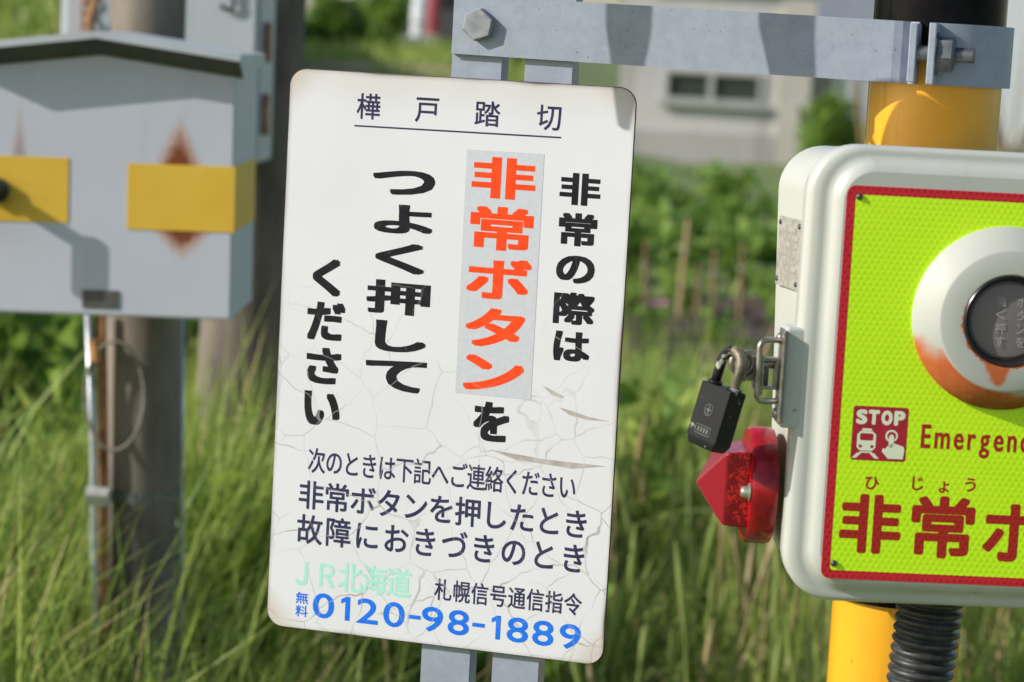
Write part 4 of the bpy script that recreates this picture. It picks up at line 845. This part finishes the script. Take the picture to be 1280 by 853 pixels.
# left side: name plate, latch, red lamp.  Side wall at local x = -(HW-.006)
XS = -(HW - .006)
def side(x, y, off=0.0):                                            # photo position -> point on the left side wall
    c = FB.i @ CAM; d = FB.i.to_3x3() @ ray(x, y); t = (XS - off - c.x) / d.x; return c + d * t
zt1, zt2 = side(975, 262).z, side(978, 350).z
sk = lambda vs: [(v[0] - flare(v[1], v[2]), v[1], v[2]) for v in vs]
npl = mk('name_plate', sk(boxv(XS - .0014, XS - .0001, .046, .106, zt2, zt1)), BOXF, NAMEPL, ebox, bevel=.0004)
for yy in (.051, .101):
    for zz in (zt1 - .005, zt2 + .005):
        v, f = lathe([(.0024, 0), (.0017, .0013), (0, .0016)], 10, 'X', (0, yy, zz)); mk('rivet', sk([(XS - .0013 - p.x, p.y, p.z) for p in v]), f, SCREW, npl)
mk('stamped_lines', *(lambda q: (sk(q[0]), q[1]))(shape([(boxv(XS - .0017, XS - .0014, .057, .096 - (k % 3) * .006, zt1 - .0125 - k * .0062, zt1 - .0105 - k * .0062), BOXF) for k in range(6)])), speck('stamped_text', (.26, .24, .21), (.33, .31, .27), 300, .6), npl)
# latch pad on the lid edge
lz1, lz0 = FB.l(1000, 408, .02)[1], FB.l(990, 534, .02)[1]; lx = -HW
pad = box('latch_pad', lx - .010, lx + .020, .0105, .034, lz0, lz1, CREAM, ebox, bevel=.003, seg=3)
lat = mk('latch_plate', *shape([(boxv(lx - .0127, lx - .0104, .004, .026, lz0 + .004, lz1 - .002), BOXF)]), STEEL, ebox, bevel=.001)
for zz in (lz0 + .011, lz1 - .0095):
    v, f = lathe([(.0045, 0), (.0042, .0022), (.0025, .0036), (0, .0038)], 14, 'X', (0, .015, zz)); mk('screw', [(lx - .0127 - p.x, p.y, p.z) for p in v], f, STEEL, lat, True)
lzc = (lz0 + lz1) / 2 + .003; xo = lx - .0127
def rloop(cx, cy, cz, hx, hz, r, y_tilt=0.):
    return [(cx + x, cy + y_tilt * x, cz + z) for x, z in rrect(hx, hz, r, 5)]
mk('bail', *tube(rloop(xo - .0075, .010, lzc + .002, .0100, .0240, .006, .35), .0024, 10, closed=True), STEEL, lat, True)
mk('hasp_bracket', *shape([(boxv(xo - .020, xo - .0002, .0145, .0235, lzc + .0085, lzc + .0115), BOXF), (boxv(xo - .020, xo - .0002, .0145, .0235, lzc - .0135, lzc - .0105), BOXF), (boxv(xo - .0035, xo - .0002, .0145, .0235, lzc - .0105, lzc + .0085), BOXF), (boxv(xo - .0200, xo - .0172, .0145, .0235, lzc - .0105, lzc + .0085), BOXF)]), STEEL, lat, bevel=.0006)
mk('latch_hook', *shape([(boxv(xo - .0285, xo - .0190, .0165, .0195, lzc - .0075, lzc + .0165), BOXF), (boxv(xo - .0290, xo - .0262, .0095, .0163, lzc - .0075, lzc + .0165), BOXF), (boxv(xo - .0155, xo - .0125, .0080, .0143, lzc - .017, lzc + .014), BOXF)]), STEEL, lat, bevel=.0008)
mk('hasp_roller', *tube([(xo - .0105, .018, lzc - .0105), (xo - .0105, .018, lzc + .0085)], .0030, 10), DARKSTEEL, lat, True)
mk('hasp_eye', *lathe([(.0062, -.0022), (.0105, -.0022), (.0112, 0), (.0105, .0022), (.0062, .0022), (.0056, 0)], 24, 'Y', (xo - .0285, .018, lzc + .006), close=True), STEEL, lat, True)
mk('hasp_tongue', *tube([(xo - .003, .018, lzc + .006), (xo - .019, .018, lzc + .006)], .0034, 8), STEEL, lat, True)
# red lamp on the side wall
XS -= .0105; ly = .074; lzz = side(960, 604).z
lamp = mk('side_lamp', [(XS - p.x, p.y, p.z) for p in lathe([(.0005, .0), (.0460, .0), (.0470, .004), (.0470, .017), (.0450, .0205), (.038, .0215), (0, .0215)], 48, 'X', (0, ly, lzz))[0]], lathe([(0, 0)] * 7, 48)[1], LENS2, ebox, True, ang=35)
hb = .0292; x0_, x1_, x2_ = XS - .0205, XS - .0405, XS - .0605; LC = [(-1, -1), (1, -1), (1, 1), (-1, 1)]
V = [(x0_, ly + a * hb * 1.06, lzz + b * hb * 1.06) for a, b in LC] + [(x1_, ly + a * hb, lzz + b * hb) for a, b in LC] + [(x2_, ly, lzz)]
mk('lens', V, [(3, 2, 1, 0)] + [(i, (i + 1) % 4, (i + 1) % 4 + 4, i + 4) for i in range(4)] + [(4 + i, 4 + (i + 1) % 4, 8) for i in range(4)], LENS, lamp, bevel=.0016)
for sg in (-1, 1):
    v, f = lathe([(.0072, 0), (.0072, .0012), (.0050, .0014), (.0048, .0055), (.0035, .0072), (0, .0075)], 18, 'X', (0, ly + sg * .0375, lzz + .0))
    mk('screw', [(XS - .0214 - p.x, p.y, p.z) for p in v], f, speck('zinc_screw', (.4, .37, .28), (.55, .52, .42), 200, .4, .7), lamp, True, ang=35)
# mounting strap, conduit
zs = FB.l(1110, 758, .12)[1]; pcB = FB.i @ pc
mk('pole_strap', *lathe([(PR + .0008, zs - .006), (PR + .0055, zs - .006), (PR + .0055, zs + .10), (PR + .0008, zs + .10)], 48, 'Z', (pcB.x, pcB.y, 0), close=True), POLE_K, ebox, True, ang=40)
box('mount_bracket', pcB.x - .05, pcB.x + .05, DEP + .0055, pcB.y - PR + .012, -.12, .12, GALV, ebox)
ca = FB.l(1161, 768, .055); cb = FB.l(1150, 860, .055); dirv = Vector((cb[0] - ca[0] - .001, 0, cb[1] - ca[1])).normalized(); L = .42; path, rs = [], []; s = -.0328
p0 = Vector((ca[0], .055, ca[1]))
while s < L:
    for ds, rr_ in ((0, .0222), (.0010, .0222), (.0022, .0262), (.0040, .0272), (.0062, .0262), (.0074, .0222)): path.append(p0 + dirv * (s + ds) + Vector((0, .045 * max(0, s) ** 1.5, 0))); rs.append(rr_)
    s += .0084
mk('corrugated_conduit', *tube(path, rs, 32), RUBBER, ebox, True)

# ================================================================== padlock
eye = FB.m @ Vector((xo - .0285, .018, lzc + .006))
FP = Frame(at(898, 487, FB.o.y * 0 + (at(925, 450, 1).y * 0 + (eye - CAM).dot(_f))), rad(-46), 0)
pad_e = thing('padlock', 'chipped black padlock hanging from the box latch', 'padlock', FP)
tilt = Matrix.Rotation(rad(-46), 4, 'Z')
# tilt in the picture plane: rotate about the viewing axis after turning
def pm(): return Matrix.Translation(at(905.5, 484, (eye - CAM).dot(_f) - .003)) @ Matrix.Rotation(rad(13), 4, 'Y') @ Matrix.Rotation(rad(-52), 4, 'Z')
pad_e.matrix_world = pm()
pwid, pt, ph = .0172, .0088, .050
V = []
for z, k in ((0, 1), (-ph + .006, 1), (-ph, .80)):
    V += [(sx * pwid * k, sy_ * pt * k, z) for sx, sy_ in ((-1, -1), (1, -1), (1, 1), (-1, 1))]
mk('body', V, [(3, 2, 1, 0)][::-1] + [(i, (i + 1) % 4, (i + 1) % 4 + 4, i + 4) for i in range(4)] + [(4 + i, 4 + (i + 1) % 4, 8 + (i + 1) % 4, 8 + i) for i in range(4)] + [(8, 9, 10, 11)], PADB, pad_e, bevel=.0012)
sp = [(-.0112, 0, -.004), (-.0112, 0, .012)] + [(.0112 * math.cos(a) * 1.0, 0, .018 + .0112 * math.sin(a)) for a in np.linspace(math.pi, 0, 14)] + [(.0112, 0, .012), (.0112, 0, -.004)]
mk('shackle', *tube(sp[:9], .0041, 14), SHACK, pad_e, True); mk('shackle', *tube(sp[8:], .0041, 14), SHACK2, pad_e, True)
mk('shackle_collar', *shape([lathe([(.0042, -.0005), (.0062, -.0005), (.0058, .0022), (.0042, .0024)], 16, 'Z', (sx, 0, 0)) for sx in (-.0112, .0112)]), PADB, pad_e, True)
mk('emblem', *shape([tube([(.0044 * math.cos(a), -pt - .0001, -.020 + .0044 * math.sin(a)) for a in np.linspace(0, 6.28, 20, endpoint=False)], .0005, 5, closed=True), (boxv(-.0006, .0006, -pt - .0005, -pt, -.0232, -.0168), BOXF), (boxv(-.003, .003, -pt - .0004, -pt, -.0206, -.0194), BOXF)]), PRINTGREY, pad_e)
mk('stamped_mark', *shape([tube([(x, -pt - .0001, -.0365 + z) for x, z in rrect(.0085, .0034, .0006, 2)], .0004, 5, closed=True)] + [(boxv(-.0062 + .0034 * k, -.0042 + .0034 * k, -pt - .0004, -pt, -.0384, -.0346), BOXF) for k in range(4)]), PRINTGREY, pad_e)
bpy.data.objects.remove(_fo)
